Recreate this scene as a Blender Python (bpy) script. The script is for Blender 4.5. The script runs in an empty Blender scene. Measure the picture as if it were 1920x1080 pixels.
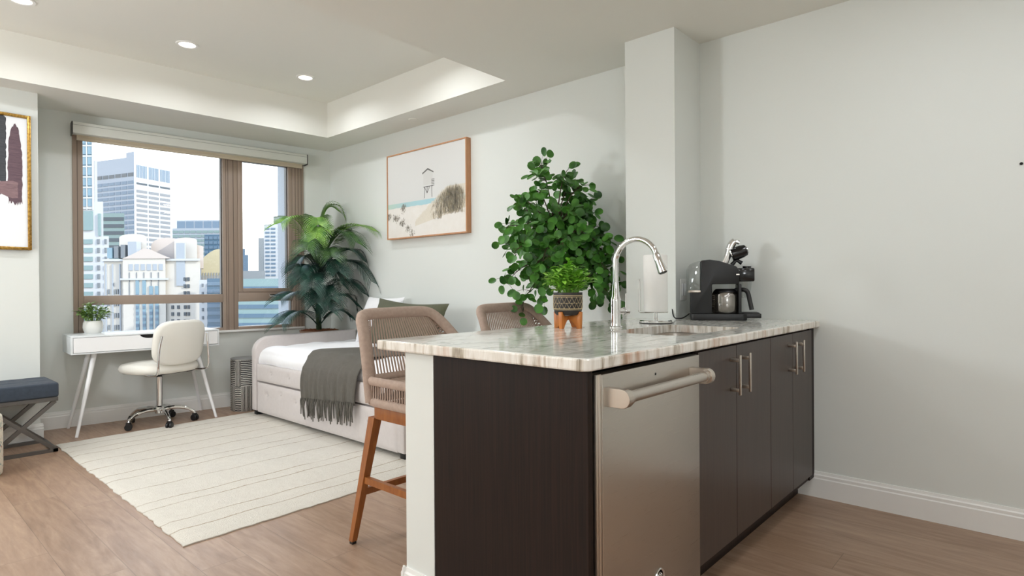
import bpy, bmesh, math, random
from mathutils import Vector, Matrix, Quaternion
random.seed(7)
PI = math.pi
sc = bpy.context.scene
COL = sc.collection

# ------------------------------------------------------------------ helpers
def lin(h):
    h = h.lstrip('#'); o = []
    for i in (0, 2, 4):
        c = int(h[i:i+2], 16)/255
        o.append(c/12.92 if c <= .04045 else ((c+.055)/1.055)**2.4)
    return (o[0], o[1], o[2], 1)

class MB:
    """collects shapes into one mesh"""
    def __init__(s): s.v = []; s.f = []
    def add(s, vs, fs):
        n = len(s.v); s.v += [tuple(v) for v in vs]; s.f += [tuple(i+n for i in f) for f in fs]; return s
    def bm(s, b, M=None):
        b.verts.index_update(); vs = [(M @ v.co) if M else v.co.copy() for v in b.verts]
        fs = [[v.index for v in f.verts] for f in b.faces]; s.add(vs, fs); b.free(); return s
    def box(s, x0, x1, y0, y1, z0, z1, bev=0, M=None, seg=2):
        b = bmesh.new(); bmesh.ops.create_cube(b, size=1)
        for v in b.verts:
            v.co = Vector(((x0+x1)/2+v.co.x*(x1-x0), (y0+y1)/2+v.co.y*(y1-y0), (z0+z1)/2+v.co.z*(z1-z0)))
        if bev: bmesh.ops.bevel(b, geom=b.edges[:], offset=bev, segments=seg, affect='EDGES', profile=.5)
        return s.bm(b, M)
    def cyl(s, p0, p1, r0, r1=None, seg=20, cap=True):
        return s.tube([p0, p1], [r0, r0 if r1 is None else r1], seg, cap=cap)
    def tube(s, pts, r, seg=8, closed=False, cap=True, flat=None, up=None):
        pts = [Vector(p) for p in pts]; n = len(pts)
        rs = r if isinstance(r, (list, tuple)) else [r]*n
        T = []
        for i in range(n):
            a = pts[(i-1) % n] if (closed or i > 0) else pts[i]
            c = pts[(i+1) % n] if (closed or i < n-1) else pts[i]
            t = (c-a); T.append(t.normalized() if t.length > 1e-9 else Vector((0, 0, 1)))
        u = Vector(up) if up else (Vector((0, 0, 1)) if abs(T[0].z) < .9 else Vector((1, 0, 0)))
        N = (u - T[0]*u.dot(T[0])).normalized(); vs = []; fs = []
        for i in range(n):
            if i: 
                if up: N = Vector(up)
                N = (N - T[i]*N.dot(T[i]))
                N = N.normalized() if N.length > 1e-6 else T[i].orthogonal().normalized()
            B = T[i].cross(N)
            for k in range(seg):
                a = 2*PI*k/seg; cx, cy = math.cos(a), math.sin(a)
                if flat: cx *= flat[0]; cy *= flat[1]
                vs.append(pts[i] + (N*cx + B*cy)*rs[i])
        m = n if closed else n-1
        for i in range(m):
            for k in range(seg):
                j = (i+1) % n; fs.append((i*seg+k, i*seg+(k+1) % seg, j*seg+(k+1) % seg, j*seg+k))
        if cap and not closed:
            fs.append(tuple(range(seg-1, -1, -1))); fs.append(tuple((n-1)*seg+k for k in range(seg)))
        return s.add(vs, fs)
    def lathe(s, prof, seg=32, c=(0, 0, 0), M=None):
        vs = []; fs = []; n = len(prof); c = Vector(c)
        for r, z in prof:
            for k in range(seg):
                a = 2*PI*k/seg; p = Vector((r*math.cos(a), r*math.sin(a), z))
                vs.append((M @ p if M else p) + c)
        for i in range(n-1):
            for k in range(seg): fs.append((i*seg+k, i*seg+(k+1) % seg, (i+1)*seg+(k+1) % seg, (i+1)*seg+k))
        if prof[0][0] > 1e-6: fs.append(tuple(range(seg-1, -1, -1)))
        if prof[-1][0] > 1e-6: fs.append(tuple((n-1)*seg+k for k in range(seg)))
        return s.add(vs, fs)
    def prism(s, poly, a, b, ax='z', bev=0):
        def P(p, h): return {'z': (p[0], p[1], h), 'y': (p[0], h, p[1]), 'x': (h, p[0], p[1])}[ax]
        n = len(poly)
        bmx = bmesh.new()
        lo = [bmx.verts.new(P(p, a)) for p in poly]; hi = [bmx.verts.new(P(p, b)) for p in poly]
        bmx.faces.new(lo[::-1]); bmx.faces.new(hi)
        for i in range(n): bmx.faces.new((lo[i], lo[(i+1) % n], hi[(i+1) % n], hi[i]))
        bmesh.ops.recalc_face_normals(bmx, faces=bmx.faces[:])
        if bev: bmesh.ops.bevel(bmx, geom=bmx.edges[:], offset=bev, segments=2, affect='EDGES', profile=.5)
        return s.bm(bmx)
    def grid(s, f, nu, nv, closeu=False):
        vs = [f(i/nu, j/nv) for i in range(nu+1) for j in range(nv+1)]; fs = []
        for i in range(nu):
            for j in range(nv):
                a = i*(nv+1)+j; fs.append((a, a+nv+1, a+nv+2, a+1))
        return s.add(vs, fs)
    def tri(s, *p): return s.add(p, [tuple(range(len(p)))])

def build(name, mb, m, parent=None, smooth=35, loc=None, rec=True, weld=0):
    me = bpy.data.meshes.new(name)
    me.from_pydata([tuple(v) for v in mb.v], [], mb.f)
    b = bmesh.new(); b.from_mesh(me)
    if weld: bmesh.ops.remove_doubles(b, verts=b.verts[:], dist=weld)
    if rec: bmesh.ops.recalc_face_normals(b, faces=b.faces[:])
    b.to_mesh(me); b.free()
    if smooth:
        me.polygons.foreach_set('use_smooth', [True]*len(me.polygons)); me.set_sharp_from_angle(angle=math.radians(smooth))
    if m: me.materials.append(m)
    o = bpy.data.objects.new(name, me); COL.objects.link(o)
    if parent: o.parent = parent
    if loc: o.location = loc
    return o
def thing(name, label, cat, loc=(0, 0, 0), rz=0, group=None):
    o = bpy.data.objects.new(name, None); COL.objects.link(o); o.empty_display_size = .1
    o.location = loc; o.rotation_euler = (0, 0, rz)
    return tag(o, label, cat, group)
def tag(o, label, cat, group=None):
    o['label'] = label; o['category'] = cat
    if group: o['group'] = group
    return o
def struct(name, mb, m, parent=None, smooth=35, label=None):
    o = build(name, mb, m, parent, smooth)
    if not parent: o['kind'] = 'structure'
    if label: o['label'] = label
    return o
def copy_tree(o, parent=None):
    c = o.copy(); COL.objects.link(c)
    if parent: c.parent = parent
    for ch in list(o.children): copy_tree(ch, c)
    return c
def bez(a, b, c, n):
    a, b, c = Vector(a), Vector(b), Vector(c)
    return [a*(1-t)**2 + b*2*t*(1-t) + c*t*t for t in [i/n for i in range(n+1)]]
def smoothpath(pts, sub=6):
    """Catmull-Rom through points"""
    P = [Vector(p) for p in pts]; out = []
    for i in range(len(P)-1):
        p0 = P[max(i-1, 0)]; p1 = P[i]; p2 = P[i+1]; p3 = P[min(i+2, len(P)-1)]
        for k in range(sub):
            t = k/sub
            out.append(.5*((2*p1)+(p2-p0)*t+(2*p0-5*p1+4*p2-p3)*t*t+(3*p1-p0-3*p2+p3)*t**3))
    out.append(P[-1]); return out
def rrect(x0, x1, y0, y1, r, n=5):
    o = []
    for cx, cy, a0 in ((x1-r, y1-r, 0), (x0+r, y1-r, 90), (x0+r, y0+r, 180), (x1-r, y0+r, 270)):
        for k in range(n+1):
            a = math.radians(a0+90*k/n); o.append((cx+r*math.cos(a), cy+r*math.sin(a)))
    return o

# ------------------------------------------------------------------ materials
class N:
    """small node-tree writer"""
    def __init__(s, name):
        s.m = bpy.data.materials.new(name); s.m.use_nodes = True; s.t = s.m.node_tree; s.t.nodes.clear()
        s.out = s.n('ShaderNodeOutputMaterial')
    def n(s, typ, **kw):
        x = s.t.nodes.new(typ)
        for k, v in kw.items():
            if k.startswith('i_'):
                key = k[2:].replace('_', ' '); x.inputs[key].default_value = v
            else: setattr(x, k, v)
        return x
    def l(s, a, b): s.t.links.new(a, b)
    def bsdf(s, col=(.8, .8, .8, 1), rough=.5, metal=0, **kw):
        p = s.n('ShaderNodeBsdfPrincipled'); p.inputs['Base Color'].default_value = col
        p.inputs['Roughness'].default_value = rough; p.inputs['Metallic'].default_value = metal
        for k, v in kw.items(): p.inputs[k].default_value = v
        s.l(p.outputs[0], s.out.inputs[0]); s.p = p; return p
    def coord(s, scale=(1, 1, 1), rot=(0, 0, 0), loc=(0, 0, 0)):
        c = s.n('ShaderNodeTexCoord'); mp = s.n('ShaderNodeMapping')
        mp.inputs['Scale'].default_value = scale; mp.inputs['Rotation'].default_value = rot; mp.inputs['Location'].default_value = loc
        s.l(c.outputs['Object'], mp.inputs[0]); return mp.outputs[0]
    def noise(s, vec, scale=5, detail=4, rough=.5, dist=0):
        x = s.n('ShaderNodeTexNoise'); x.inputs['Scale'].default_value = scale; x.inputs['Detail'].default_value = detail
        x.inputs['Roughness'].default_value = rough; x.inputs['Distortion'].default_value = dist
        s.l(vec, x.inputs['Vector']); return x.outputs['Fac']
    def wave(s, vec, scale=5, dist=0, detail=2, ds=1, axis='X', prof='SIN'):
        x = s.n('ShaderNodeTexWave', bands_direction=axis, wave_profile=prof); x.inputs['Scale'].default_value = scale
        x.inputs['Distortion'].default_value = dist; x.inputs['Detail'].default_value = detail; x.inputs['Detail Scale'].default_value = ds
        s.l(vec, x.inputs['Vector']); return x.outputs['Fac']
    def ramp(s, fac, stops, interp='LINEAR'):
        r = s.n('ShaderNodeValToRGB'); r.color_ramp.interpolation = interp; e = r.color_ramp.elements
        while len(e) < len(stops): e.new(.5)
        for i, (p, c) in enumerate(stops):
            e[i].position = p; e[i].color = c if isinstance(c, tuple) else (lin(c) if isinstance(c, str) else (c, c, c, 1))
        s.l(fac, r.inputs[0]); return r.outputs[0]
    def mix(s, fac, a, b, mode='MIX'):
        x = s.n('ShaderNodeMix', data_type='RGBA', blend_type=mode)
        for inp, v in ((x.inputs[0], fac), (x.inputs[6], a), (x.inputs[7], b)):
            if isinstance(v, (int, float)): inp.default_value = v
            elif isinstance(v, tuple): inp.default_value = v
            else: s.l(v, inp)
        return x.outputs[2]
    def math(s, op, a, b=None, c=None):
        x = s.n('ShaderNodeMath', operation=op)
        for i, v in enumerate((a, b, c)):
            if v is None: continue
            if isinstance(v, (int, float)): x.inputs[i].default_value = v
            else: s.l(v, x.inputs[i])
        return x.outputs[0]
    def bump(s, h, strength=.3, dist=.01):
        b = s.n('ShaderNodeBump'); b.inputs['Strength'].default_value = strength; b.inputs['Distance'].default_value = dist
        s.l(h, b.inputs['Height']); s.l(b.outputs[0], s.p.inputs['Normal']); return b
    def base(s, c): s.l(c, s.p.inputs['Base Color'])

def plain(name, hexc, rough=.5, metal=0, bump=None, var=0, **kw):
    n = N(name); n.bsdf(lin(hexc), rough, metal, **kw)
    v = n.coord()
    if var:
        f = n.noise(v, 9, 3); c = lin(hexc)
        n.base(n.mix(f, tuple(x*(1-var) for x in c[:3])+(1,), tuple(min(1, x*(1+var)) for x in c[:3])+(1,)))
    if bump: n.bump(n.noise(v, bump[0], 3), bump[1], bump[2])
    return n.m

M = {}
M['wall'] = plain('wall_paint', '#dee1dd', .6, bump=(260, .08, .002))
M['pier'] = M['wall']
M['ceil'] = plain('ceiling_paint', '#e7e6df', .75, bump=(200, .06, .002))
M['trim'] = plain('trim_paint', '#ecebe8', .35)
M['white_gloss'] = plain('white_lacquer', '#f1f1f2', .3, bump=(60, .02, .001))
M['chrome'] = plain('chrome', '#e6e6e6', .06, 1)
M['nickel'] = plain('brushed_nickel', '#c9c0b6', .28, 1)
M['black'] = plain('black_plastic', '#0e0e10', .42, bump=(400, .05, .001))
M['blackgloss'] = plain('black_gloss', '#0c0c0e', .12)
M['darkgap'] = plain('dark_void', '#0a0908', .8)
M['bronze'] = plain('bronze_frame', '#998779', .42, 0, bump=(120, .03, .001))
M['shade'] = plain('shade_fascia', '#dadcd6', .5)
M['shade_cloth'] = plain('shade_cloth', '#c4b7a2', .8, bump=(500, .2, .001))
M['gunmetal'] = plain('gunmetal', '#6a6764', .42, .7)
M['white_pot'] = plain('white_ceramic', '#e9e8e4', .35)
M['soil'] = plain('soil', '#2b211a', .95, bump=(70, .8, .01), var=.3)
M['coir'] = plain('coir_mulch', '#8d5a3f', .95, bump=(60, 1, .01), var=.4)
M['wood_leg'] = None
M['glass_clear'] = None

# wood floor planks running along Y
n = N('oak_vinyl_floor'); n.bsdf(rough=.34)
c = n.n('ShaderNodeTexCoord'); sep = n.n('ShaderNodeSeparateXYZ'); n.l(c.outputs['Object'], sep.inputs[0])
px = n.math('MULTIPLY', sep.outputs[0], 1/.18); row = n.math('FLOOR', px)
wn = n.n('ShaderNodeTexWhiteNoise', noise_dimensions='1D'); n.l(row, wn.inputs['W'])
yo = n.math('ADD', n.math('MULTIPLY', sep.outputs[1], 1/1.22), n.math('MULTIPLY', wn.outputs[0], 7.3))
colid = n.math('FLOOR', yo)
wn2 = n.n('ShaderNodeTexWhiteNoise', noise_dimensions='2D'); cv = n.n('ShaderNodeCombineXYZ'); n.l(row, cv.inputs[0]); n.l(colid, cv.inputs[1]); n.l(cv.outputs[0], wn2.inputs['Vector'])
gv = n.n('ShaderNodeCombineXYZ')
n.l(n.math('ADD', n.math('MULTIPLY', sep.outputs[0], 7), n.math('MULTIPLY', wn2.outputs[0], 40)), gv.inputs[0])
n.l(n.math('MULTIPLY', sep.outputs[1], .9), gv.inputs[1]); n.l(n.math('MULTIPLY', wn2.outputs[0], 9), gv.inputs[2])
g1 = n.noise(gv.outputs[0], 2.2, 6, .6, 1.2); g2 = n.noise(gv.outputs[0], 9, 5, .6, .4)
colr = n.ramp(g1, [(.25, '#80644d'), (.45, '#9c7e66'), (.6, '#aa8d74'), (.8, '#b99d84')])
colr = n.mix(n.math('MULTIPLY', g2, .5), colr, lin('#6f5444'), 'MIX')
colr = n.mix(n.math('MULTIPLY', wn2.outputs[0], .16), colr, lin('#c7ab97'))
fx = n.math('FRACT', px); fy = n.math('FRACT', yo)
gap = n.math('MAXIMUM', n.math('LESS_THAN', fx, .012), n.math('LESS_THAN', fy, .002))
colr = n.mix(n.math('MULTIPLY', gap, .55), colr, lin('#4b382c'))
n.base(colr); n.l(n.ramp(g2, [(.2, .33), (.8, .46)]), n.p.inputs['Roughness']); n.bump(n.math('SUBTRACT', g2, n.math('MULTIPLY', gap, 2)), .12, .002)
n.p.inputs['Specular IOR Level'].default_value = .75; M['floor'] = n.m

# veined stone worktop
n = N('veined_quartzite'); n.bsdf(rough=.10)
v = n.coord((1.0, 3.0, 2.5), (0, 0, math.radians(14)))
w = n.noise(v, 2.0, 6, .55, 1.8); w2 = n.noise(v, 4.6, 6, .62, 2.4); w3 = n.noise(n.coord((1.6, 1.6, .4)), 5, 3, .5, .8)
c1 = n.ramp(w, [(.26, '#9a9d94'), (.38, '#cfcfc6'), (.46, '#ecebe6'), (.56, '#e0e1da'), (.64, '#b4b9b1'), (.76, '#e6e4dd')])
c2 = n.ramp(w2, [(.38, '#6f756d'), (.45, '#d8d6ce'), (.55, '#e9e6e0'), (.66, '#b9bab0')])
cc = n.mix(.42, c1, c2)
rust = n.ramp(w3, [(.58, 0.0), (.70, 1.0)])
rustw = n.ramp(w2, [(.5, 0.0), (.6, 1.0)])
cc = n.mix(n.math('MULTIPLY', n.math('MULTIPLY', rust, rustw), .55), cc, lin('#a9805f'))
n.base(cc); M['stone'] = n.m
# the same stone cut across its veins (edge faces)
n = N('veined_quartzite_edge'); n.bsdf(rough=.12)
v = n.coord((9, 9, 1.2)); w = n.noise(v, 1.6, 5, .6, 1.0); w2 = n.noise(n.coord((3, 3, .6), loc=(4, 2, 0)), 2.2, 4, .6, .6)
cc = n.ramp(w, [(.30, '#756c60'), (.37, '#b3a897'), (.44, '#ddd6cb'), (.54, '#efebe4'), (.62, '#d3c8ba'), (.72, '#a3927f')])
cc = n.mix(n.ramp(w2, [(.55, 0.0), (.66, .65)]), cc, lin('#b5805a'))
n.base(cc); M['stone_edge'] = n.m

# espresso veneer, vertical grain
def veneer(name, a, b, rough, spec=.5):
    n = N(name); n.bsdf(rough=rough)
    v = n.coord((60, 60, 1.2)); f = n.noise(v, 3, 5, .65, .3)
    n.base(n.ramp(f, [(.3, a), (.7, b)])); n.bump(f, .08, .001); n.p.inputs['Specular IOR Level'].default_value = spec; return n.m
M['veneer'] = veneer('espresso_veneer', '#17100d', '#2a1c16', .5, .2)
M['door'] = veneer('espresso_door', '#352b27', '#473a34', .36)  # doors lighter than the veneer, front sheen put into their colour

# brushed stainless
n = N('brushed_stainless'); n.bsdf(lin('#c5beb6'), .3, 1)
f = n.noise(n.coord((2, 2, 260)), 3, 3, .6); n.l(n.ramp(f, [(.3, .27), (.7, .34)]), n.p.inputs['Roughness'])
n.p.inputs['Anisotropic'].default_value = .5
M['steel'] = n.m

def woodmat(name, a, b, rough=.45, sc=(4, 4, .8)):
    n = N(name); n.bsdf(rough=rough); v = n.coord((sc[0]*5, sc[1]*5, sc[2]*5)); f = n.noise(v, 2.2, 5, .6, .8)
    n.base(n.ramp(f, [(.3, a), (.7, b)])); n.bump(f, .05, .001); return n.m
M['teak'] = woodmat('teak_stain', '#864c22', '#a0622e', .4)
M['stand'] = woodmat('acacia_stand', '#b5662a', '#cd8642', .42)
M['oakframe'] = woodmat('oak_picture_frame', '#b57f58', '#c8966e', .5)
n = N('gilt'); n.bsdf(lin('#c79a4d'), .33, .85); f = n.noise(n.coord(), 60, 4, .7); n.base(n.ramp(f, [(.35, '#8a6428'), (.6, '#d2a759')])); n.bump(f, .3, .002); M['gilt'] = n.m

def fabric(name, a, b, scale=260, rough=.92, bs=.35, sheen=.15, bd=.002):
    n = N(name); n.bsdf(rough=rough); v = n.coord()
    w1 = n.wave(v, scale, 1.5, 1, 1, 'X'); w2 = n.wave(v, scale, 1.5, 1, 1, 'Z'); w3 = n.wave(v, scale, 1.5, 1, 1, 'Y')
    h = n.math('ADD', n.math('ADD', w1, w2), w3); nz = n.noise(v, 40, 4, .6)
    n.base(n.mix(nz, lin(a), lin(b))); n.bump(h, bs, bd); n.p.inputs['Sheen Weight'].default_value = sheen
    return n.m
M['linen'] = fabric('linen_upholstery', '#d0c8c6', '#dcd5d3')
M['navy'] = fabric('navy_tweed', '#28313d', '#465160', 200, bs=.5)
M['duvet'] = fabric('white_cotton', '#eeeef2', '#f8f8fa', 300, bs=.08, bd=.001)
M['throw'] = fabric('olive_knit', '#686258', '#7b756a', 110, bs=.8, bd=.004)
M['green'] = fabric('green_knit', '#4f523a', '#64664a', 90, bs=.7, bd=.003)
M['rope'] = None
n = N('taupe_rope'); n.bsdf(rough=.85); v = n.coord(); w = n.wave(v, 150, 2, 2, 1, 'DIAGONAL'); nz = n.noise(v, 60, 3)
n.base(n.mix(nz, lin('#a48e80'), lin('#c3ad9f'))); n.bump(w, .45, .002); M['rope'] = n.m
M['leather'] = plain('cream_leather', '#efece4', .55, bump=(240, .15, .002))

# rug: cream pile with thin lines across
n = N('cream_striped_rug'); n.bsdf(rough=1); c = n.n('ShaderNodeTexCoord'); sep = n.n('ShaderNodeSeparateXYZ'); n.l(c.outputs['Object'], sep.inputs[0])
nz = n.noise(c.outputs['Object'], 30, 5, .7); nb = n.noise(c.outputs['Object'], 4, 3); nf = n.noise(c.outputs['Object'], 160, 3, .7)
yy = n.math('ADD', sep.outputs[1], n.math('MULTIPLY', n.math('SUBTRACT', nz, .5), .018))
base = n.mix(nz, lin('#d3cdc2'), lin('#eae6dd')); base = n.mix(n.math('MULTIPLY', nf, .35), base, lin('#bcb2a2'))
RUGL = [.17, .30, .55, .66, .93, 1.20, 1.33, 1.55, 1.76, 1.98, 2.12, 2.28]
acc = None
for y0 in RUGL:
    a = n.math('LESS_THAN', n.math('ABSOLUTE', n.math('SUBTRACT', yy, y0)), .0045)
    acc = a if acc is None else n.math('MAXIMUM', acc, a)
brk = n.ramp(nb, [(.30, .35), (.5, 1.0)])
n.base(n.mix(n.math('MULTIPLY', n.math('MULTIPLY', acc, brk), .75), base, lin('#9a8468')))
n.bump(n.math('SUBTRACT', n.math('ADD', nf, nz), n.math('MULTIPLY', acc, 1.2)), .7, .008); M['rug'] = n.m

# leaves
def leafmat(name, a, b, rough=.45, sc=14):
    n = N(name); n.bsdf(rough=rough); f = n.noise(n.coord(), sc, 2, .5)
    n.base(n.ramp(f, [(.35, a), (.65, b)])); 
    n.p.inputs['Subsurface Weight'].default_value = 0
    return n.m
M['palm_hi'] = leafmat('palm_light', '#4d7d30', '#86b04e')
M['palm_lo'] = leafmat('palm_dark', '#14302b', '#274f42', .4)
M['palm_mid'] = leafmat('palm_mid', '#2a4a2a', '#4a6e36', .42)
M['ficus'] = leafmat('round_leaf', '#27561b', '#528f31', .42, 12)
M['bright'] = leafmat('bright_leaf', '#69a832', '#a9dd58', .45, 30)
M['desk_leaf'] = leafmat('desk_leaf', '#5c8035', '#a3c070', .5, 30)
M['bark'] = plain('bark', '#5a4634', .9, bump=(60, .6, .004), var=.3)
M['twig'] = plain('twig', '#4b3b2f', .85)
M['palm_trunk'] = plain('palm_trunk', '#33452a', .8, bump=(50, .6, .004), var=.3)

# glass
n = N('window_glass'); tr = n.n('ShaderNodeBsdfTransparent'); gl = n.n('ShaderNodeBsdfGlossy'); gl.inputs['Roughness'].default_value = 0
tr.inputs['Color'].default_value = (.97, .985, .98, 1)
fr = n.n('ShaderNodeFresnel'); fr.inputs['IOR'].default_value = 1.35; mx = n.n('ShaderNodeMixShader')
n.l(fr.outputs[0], mx.inputs[0]); n.l(tr.outputs[0], mx.inputs[1]); n.l(gl.outputs[0], mx.inputs[2]); n.l(mx.outputs[0], n.out.inputs[0]); M['glass'] = n.m
n = N('clear_plastic'); tr = n.n('ShaderNodeBsdfTransparent'); tr.inputs['Color'].default_value = (.86, .88, .88, 1); gl = n.n('ShaderNodeBsdfGlossy'); gl.inputs['Roughness'].default_value = .05
mx = n.n('ShaderNodeMixShader'); mx.inputs[0].default_value = .12
n.l(tr.outputs[0], mx.inputs[1]); n.l(gl.outputs[0], mx.inputs[2]); n.l(mx.outputs[0], n.out.inputs[0]); M['clear'] = n.m
n = N('carafe_glass'); tr = n.n('ShaderNodeBsdfTransparent'); tr.inputs['Color'].default_value = (.42, .38, .35, 1); gl = n.n('ShaderNodeBsdfGlossy'); gl.inputs['Roughness'].default_value = .2; gl.inputs['Color'].default_value = (.75, .72, .68, 1)
mx = n.n('ShaderNodeMixShader'); mx.inputs[0].default_value = .4
n.l(tr.outputs[0], mx.inputs[1]); n.l(gl.outputs[0], mx.inputs[2]); n.l(mx.outputs[0], n.out.inputs[0]); M['carafe'] = n.m
n = N('lamp_lens'); e = n.n('ShaderNodeEmission'); e.inputs[0].default_value = lin('#fff4e0'); e.inputs[1].default_value = 6; n.l(e.outputs[0], n.out.inputs[0]); M['lens'] = n.m

# ------------------------------------------------------------------ room shell
XR = 3.34; CZ = 2.515; TZ = 2.84
def S(name, *boxes, mat='wall', **k):
    mb = MB()
    for b in boxes: mb.box(*b)
    return struct(name, mb, M[mat], smooth=0, **k)
S('floor', (-3.2, 3.55, -2.7, 6.2, -.12, 0), mat='floor')
S('wall_right', (XR, XR+.2, -2.7, 6.2, 0, 2.95))
S('wall_front', (-3.2, XR, -2.7, -2.5, 0, 2.95))
S('wall_left', (-3.2, -3.0, -2.5, 6.2, 0, 2.95))
S('column', (3.02, XR, 1.51, 1.82, 0, CZ), label='white square column at the corner of the peninsula')
S('wall_pier', (-3.0, .905, 5.41, 6.1, 0, CZ))
S('wall_peninsula', (1.28, 3.02, 1.504, 1.651, 0, .878))
# ceiling: low soffit with a raised tray
mb = MB()
mb.box(-3.0, XR, -2.5, 2.76, CZ, 2.95)
mb.box(3.015, XR, 2.76, 6.1, CZ, 2.95)
mb.prism([(-3.0, 5.40), (3.015, 5.045), (3.015, 6.1), (-3.0, 6.1)], CZ, 2.95)
mb.box(-3.0, -2.2, 2.76, 5.5, CZ, 2.95)
mb.box(-3.0, 3.3, 2.70, 5.9, TZ, 3.0)
struct('ceiling', mb, M['ceil'], smooth=0)

# window wall, slightly turned: frame with s along the wall and n outward
WA = Vector((.96, 5.83, 0)); WD = (Vector((3.345, 5.545, 0))-WA); WL = WD.length; WD.normalize(); WN = Vector((-WD.y, WD.x, 0))
WANG = math.atan2(WD.y, WD.x)
WM = Matrix.Translation(WA) @ Matrix.Rotation(WANG, 4, 'Z')      # local: x along wall, y outward, z up
def wbox(mb, s0, s1, n0, n1, z0, z1, bev=0): return mb.box(s0, s1, n0, n1, z0, z1, bev, WM)
o0, o1, oz0, oz1 = .228, 2.112, .71, 2.36
mb = MB()
wbox(mb, -.15, o0, 0, .2, 0, CZ); wbox(mb, o1, WL+.1, 0, .2, 0, CZ)
wbox(mb, o0, o1, 0, .2, 0, oz0); wbox(mb, o0, o1, 0, .2, oz1, CZ)
struct('wall_back', mb, M['wall'], smooth=0)
# outer reveal of the facade seen through the right pane
mb = MB(); wbox(mb, 2.035, 2.45, .2, .5, -3, 4)
struct('wall_facade', mb, plain('facade_panel', '#a6b0ba', .5), smooth=0, label='pale blue facade return outside the right pane')

# window frame
wf = MB()
T = (-.012, .10)
wbox(wf, o0, .297, *T, oz0, oz1, .004); wbox(wf, 1.990, o1, *T, oz0, oz1, .004)
wbox(wf, 1.347, 1.480, *T, oz0, oz1, .004)
wbox(wf, .297, 1.347, *T, .970, 1.046, .004); wbox(wf, 1.480, 1.990, *T, .973, 1.062, .004)
wbox(wf, .297, 1.347, *T, oz0, .735, .004); wbox(wf, 1.480, 1.990, *T, oz0, .738, .004)
wbox(wf, .297, 1.347, *T, 2.33, oz1, .004); wbox(wf, 1.480, 1.990, *T, 2.33, oz1, .004)
win = struct('window_1', wf, M['bronze'])
# grooves along mullion and jambs as raised strips, their shade put into the colour
g = MB()
for s in (.258, 1.375, 1.392, 1.438, 2.022, 2.052, 2.082): wbox(g, s, s+.004, -.0135, 0, oz0, oz1)
build('groove_shade', g, plain('groove_shade', '#5b4c42', .6), win)
cs = MB()
wbox(cs, 1.480, 1.522, -.018, .06, 1.062, 2.33, .003); wbox(cs, 1.954, 1.990, -.018, .06, 1.062, 2.33, .003)
wbox(cs, 1.522, 1.954, -.018, .06, 1.062, 1.098, .003); wbox(cs, 1.522, 1.954, -.018, .06, 2.30, 2.33, .003)
build('casement_sash', cs, M['bronze'], win)
for a, b, z0, z1 in ((.297, 1.347, 1.046, 2.33), (.297, 1.347, .735, .970), (1.522, 1.954, 1.098, 2.30), (1.480, 1.990, .738, .973)):
    p = MB(); wbox(p, a, b, .055, .061, z0, z1); build('pane', p, M['glass'], win, smooth=0)
gk = MB()
for a, z0, z1 in ((1.340, 1.046, 2.33), (1.340, .735, .970), (1.947, 1.098, 2.30), (1.983, .738, .973)): wbox(gk, a, a+.007, .02, .07, z0, z1)
build('gasket', gk, M['black'], win, smooth=0)
hd = MB(); wbox(hd, 1.76, 1.90, -.03, -.018, 1.018, 1.04, .004); wbox(hd, 1.79, 1.87, -.045, -.028, 1.014, 1.03, .005)
build('window_handle', hd, M['chrome'], win)
sl = MB(); wbox(sl, o0, o1, -.03, .0, .690, .711, .004)
struct('trim_1', sl, M['trim'], label='white window sill')

# roller shade
sh = thing('roller_shade', 'white roller shade cassette mounted above the window', 'blind')
c = MB(); wbox(c, .226, 2.114, -.105, -.008, 2.335, 2.425, .006); build('cassette', c, M['shade'], sh)
c = MB(); wbox(c, .226, 2.114, -.1065, -.104, 2.400, 2.4025); build('seam', c, plain('seam', '#8f928c', .7), sh)
for s in (.219, 2.114):
    c = MB(); wbox(c, s, s+.007, -.105, -.005, 2.325, 2.428, .002); build('end_bracket', c, plain('bracket_grey', '#4b4b49', .5), sh)
c = MB(); wbox(c, .255, 2.085, -.045, -.035, 2.295, 2.34); wbox(c, .255, 2.085, -.052, -.030, 2.292, 2.312, .004); build('shade_fabric', c, M['shade_cloth'], sh)

# baseboards with a moulded top
def profile(d=.016, h=.132): return [(0, 0), (d, 0), (d, h*.72), (d*.78, h*.76), (d*.78, h*.86), (d*.45, h*.9), (d*.3, h), (0, h)]
def baseboard(name, p0, p1, nrm, label=None):
    p0, p1, nrm = Vector(p0), Vector(p1), Vector(nrm); mb = MB(); pr = profile(); k = len(pr)
    vs = [p+nrm*a+Vector((0, 0, z)) for p in (p0, p1) for a, z in pr]
    fs = [(i, (i+1) % k, k+(i+1) % k, k+i) for i in range(k)] + [tuple(range(k)), tuple(range(2*k-1, k-1, -1))]
    mb.add(vs, fs); return struct(name, mb, M['trim'], smooth=0)
baseboard('baseboard_right', (XR, -2.5, 0), (XR, .975, 0), (-1, 0, 0))
baseboard('baseboard_art', (XR, 1.82, 0), (XR, 5.54, 0), (-1, 0, 0))
baseboard('baseboard_back', WA, WA+WD*WL, -WN)
baseboard('baseboard_pier', (-3.0, 5.41, 0), (.921, 5.41, 0), (0, -1, 0))
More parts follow.
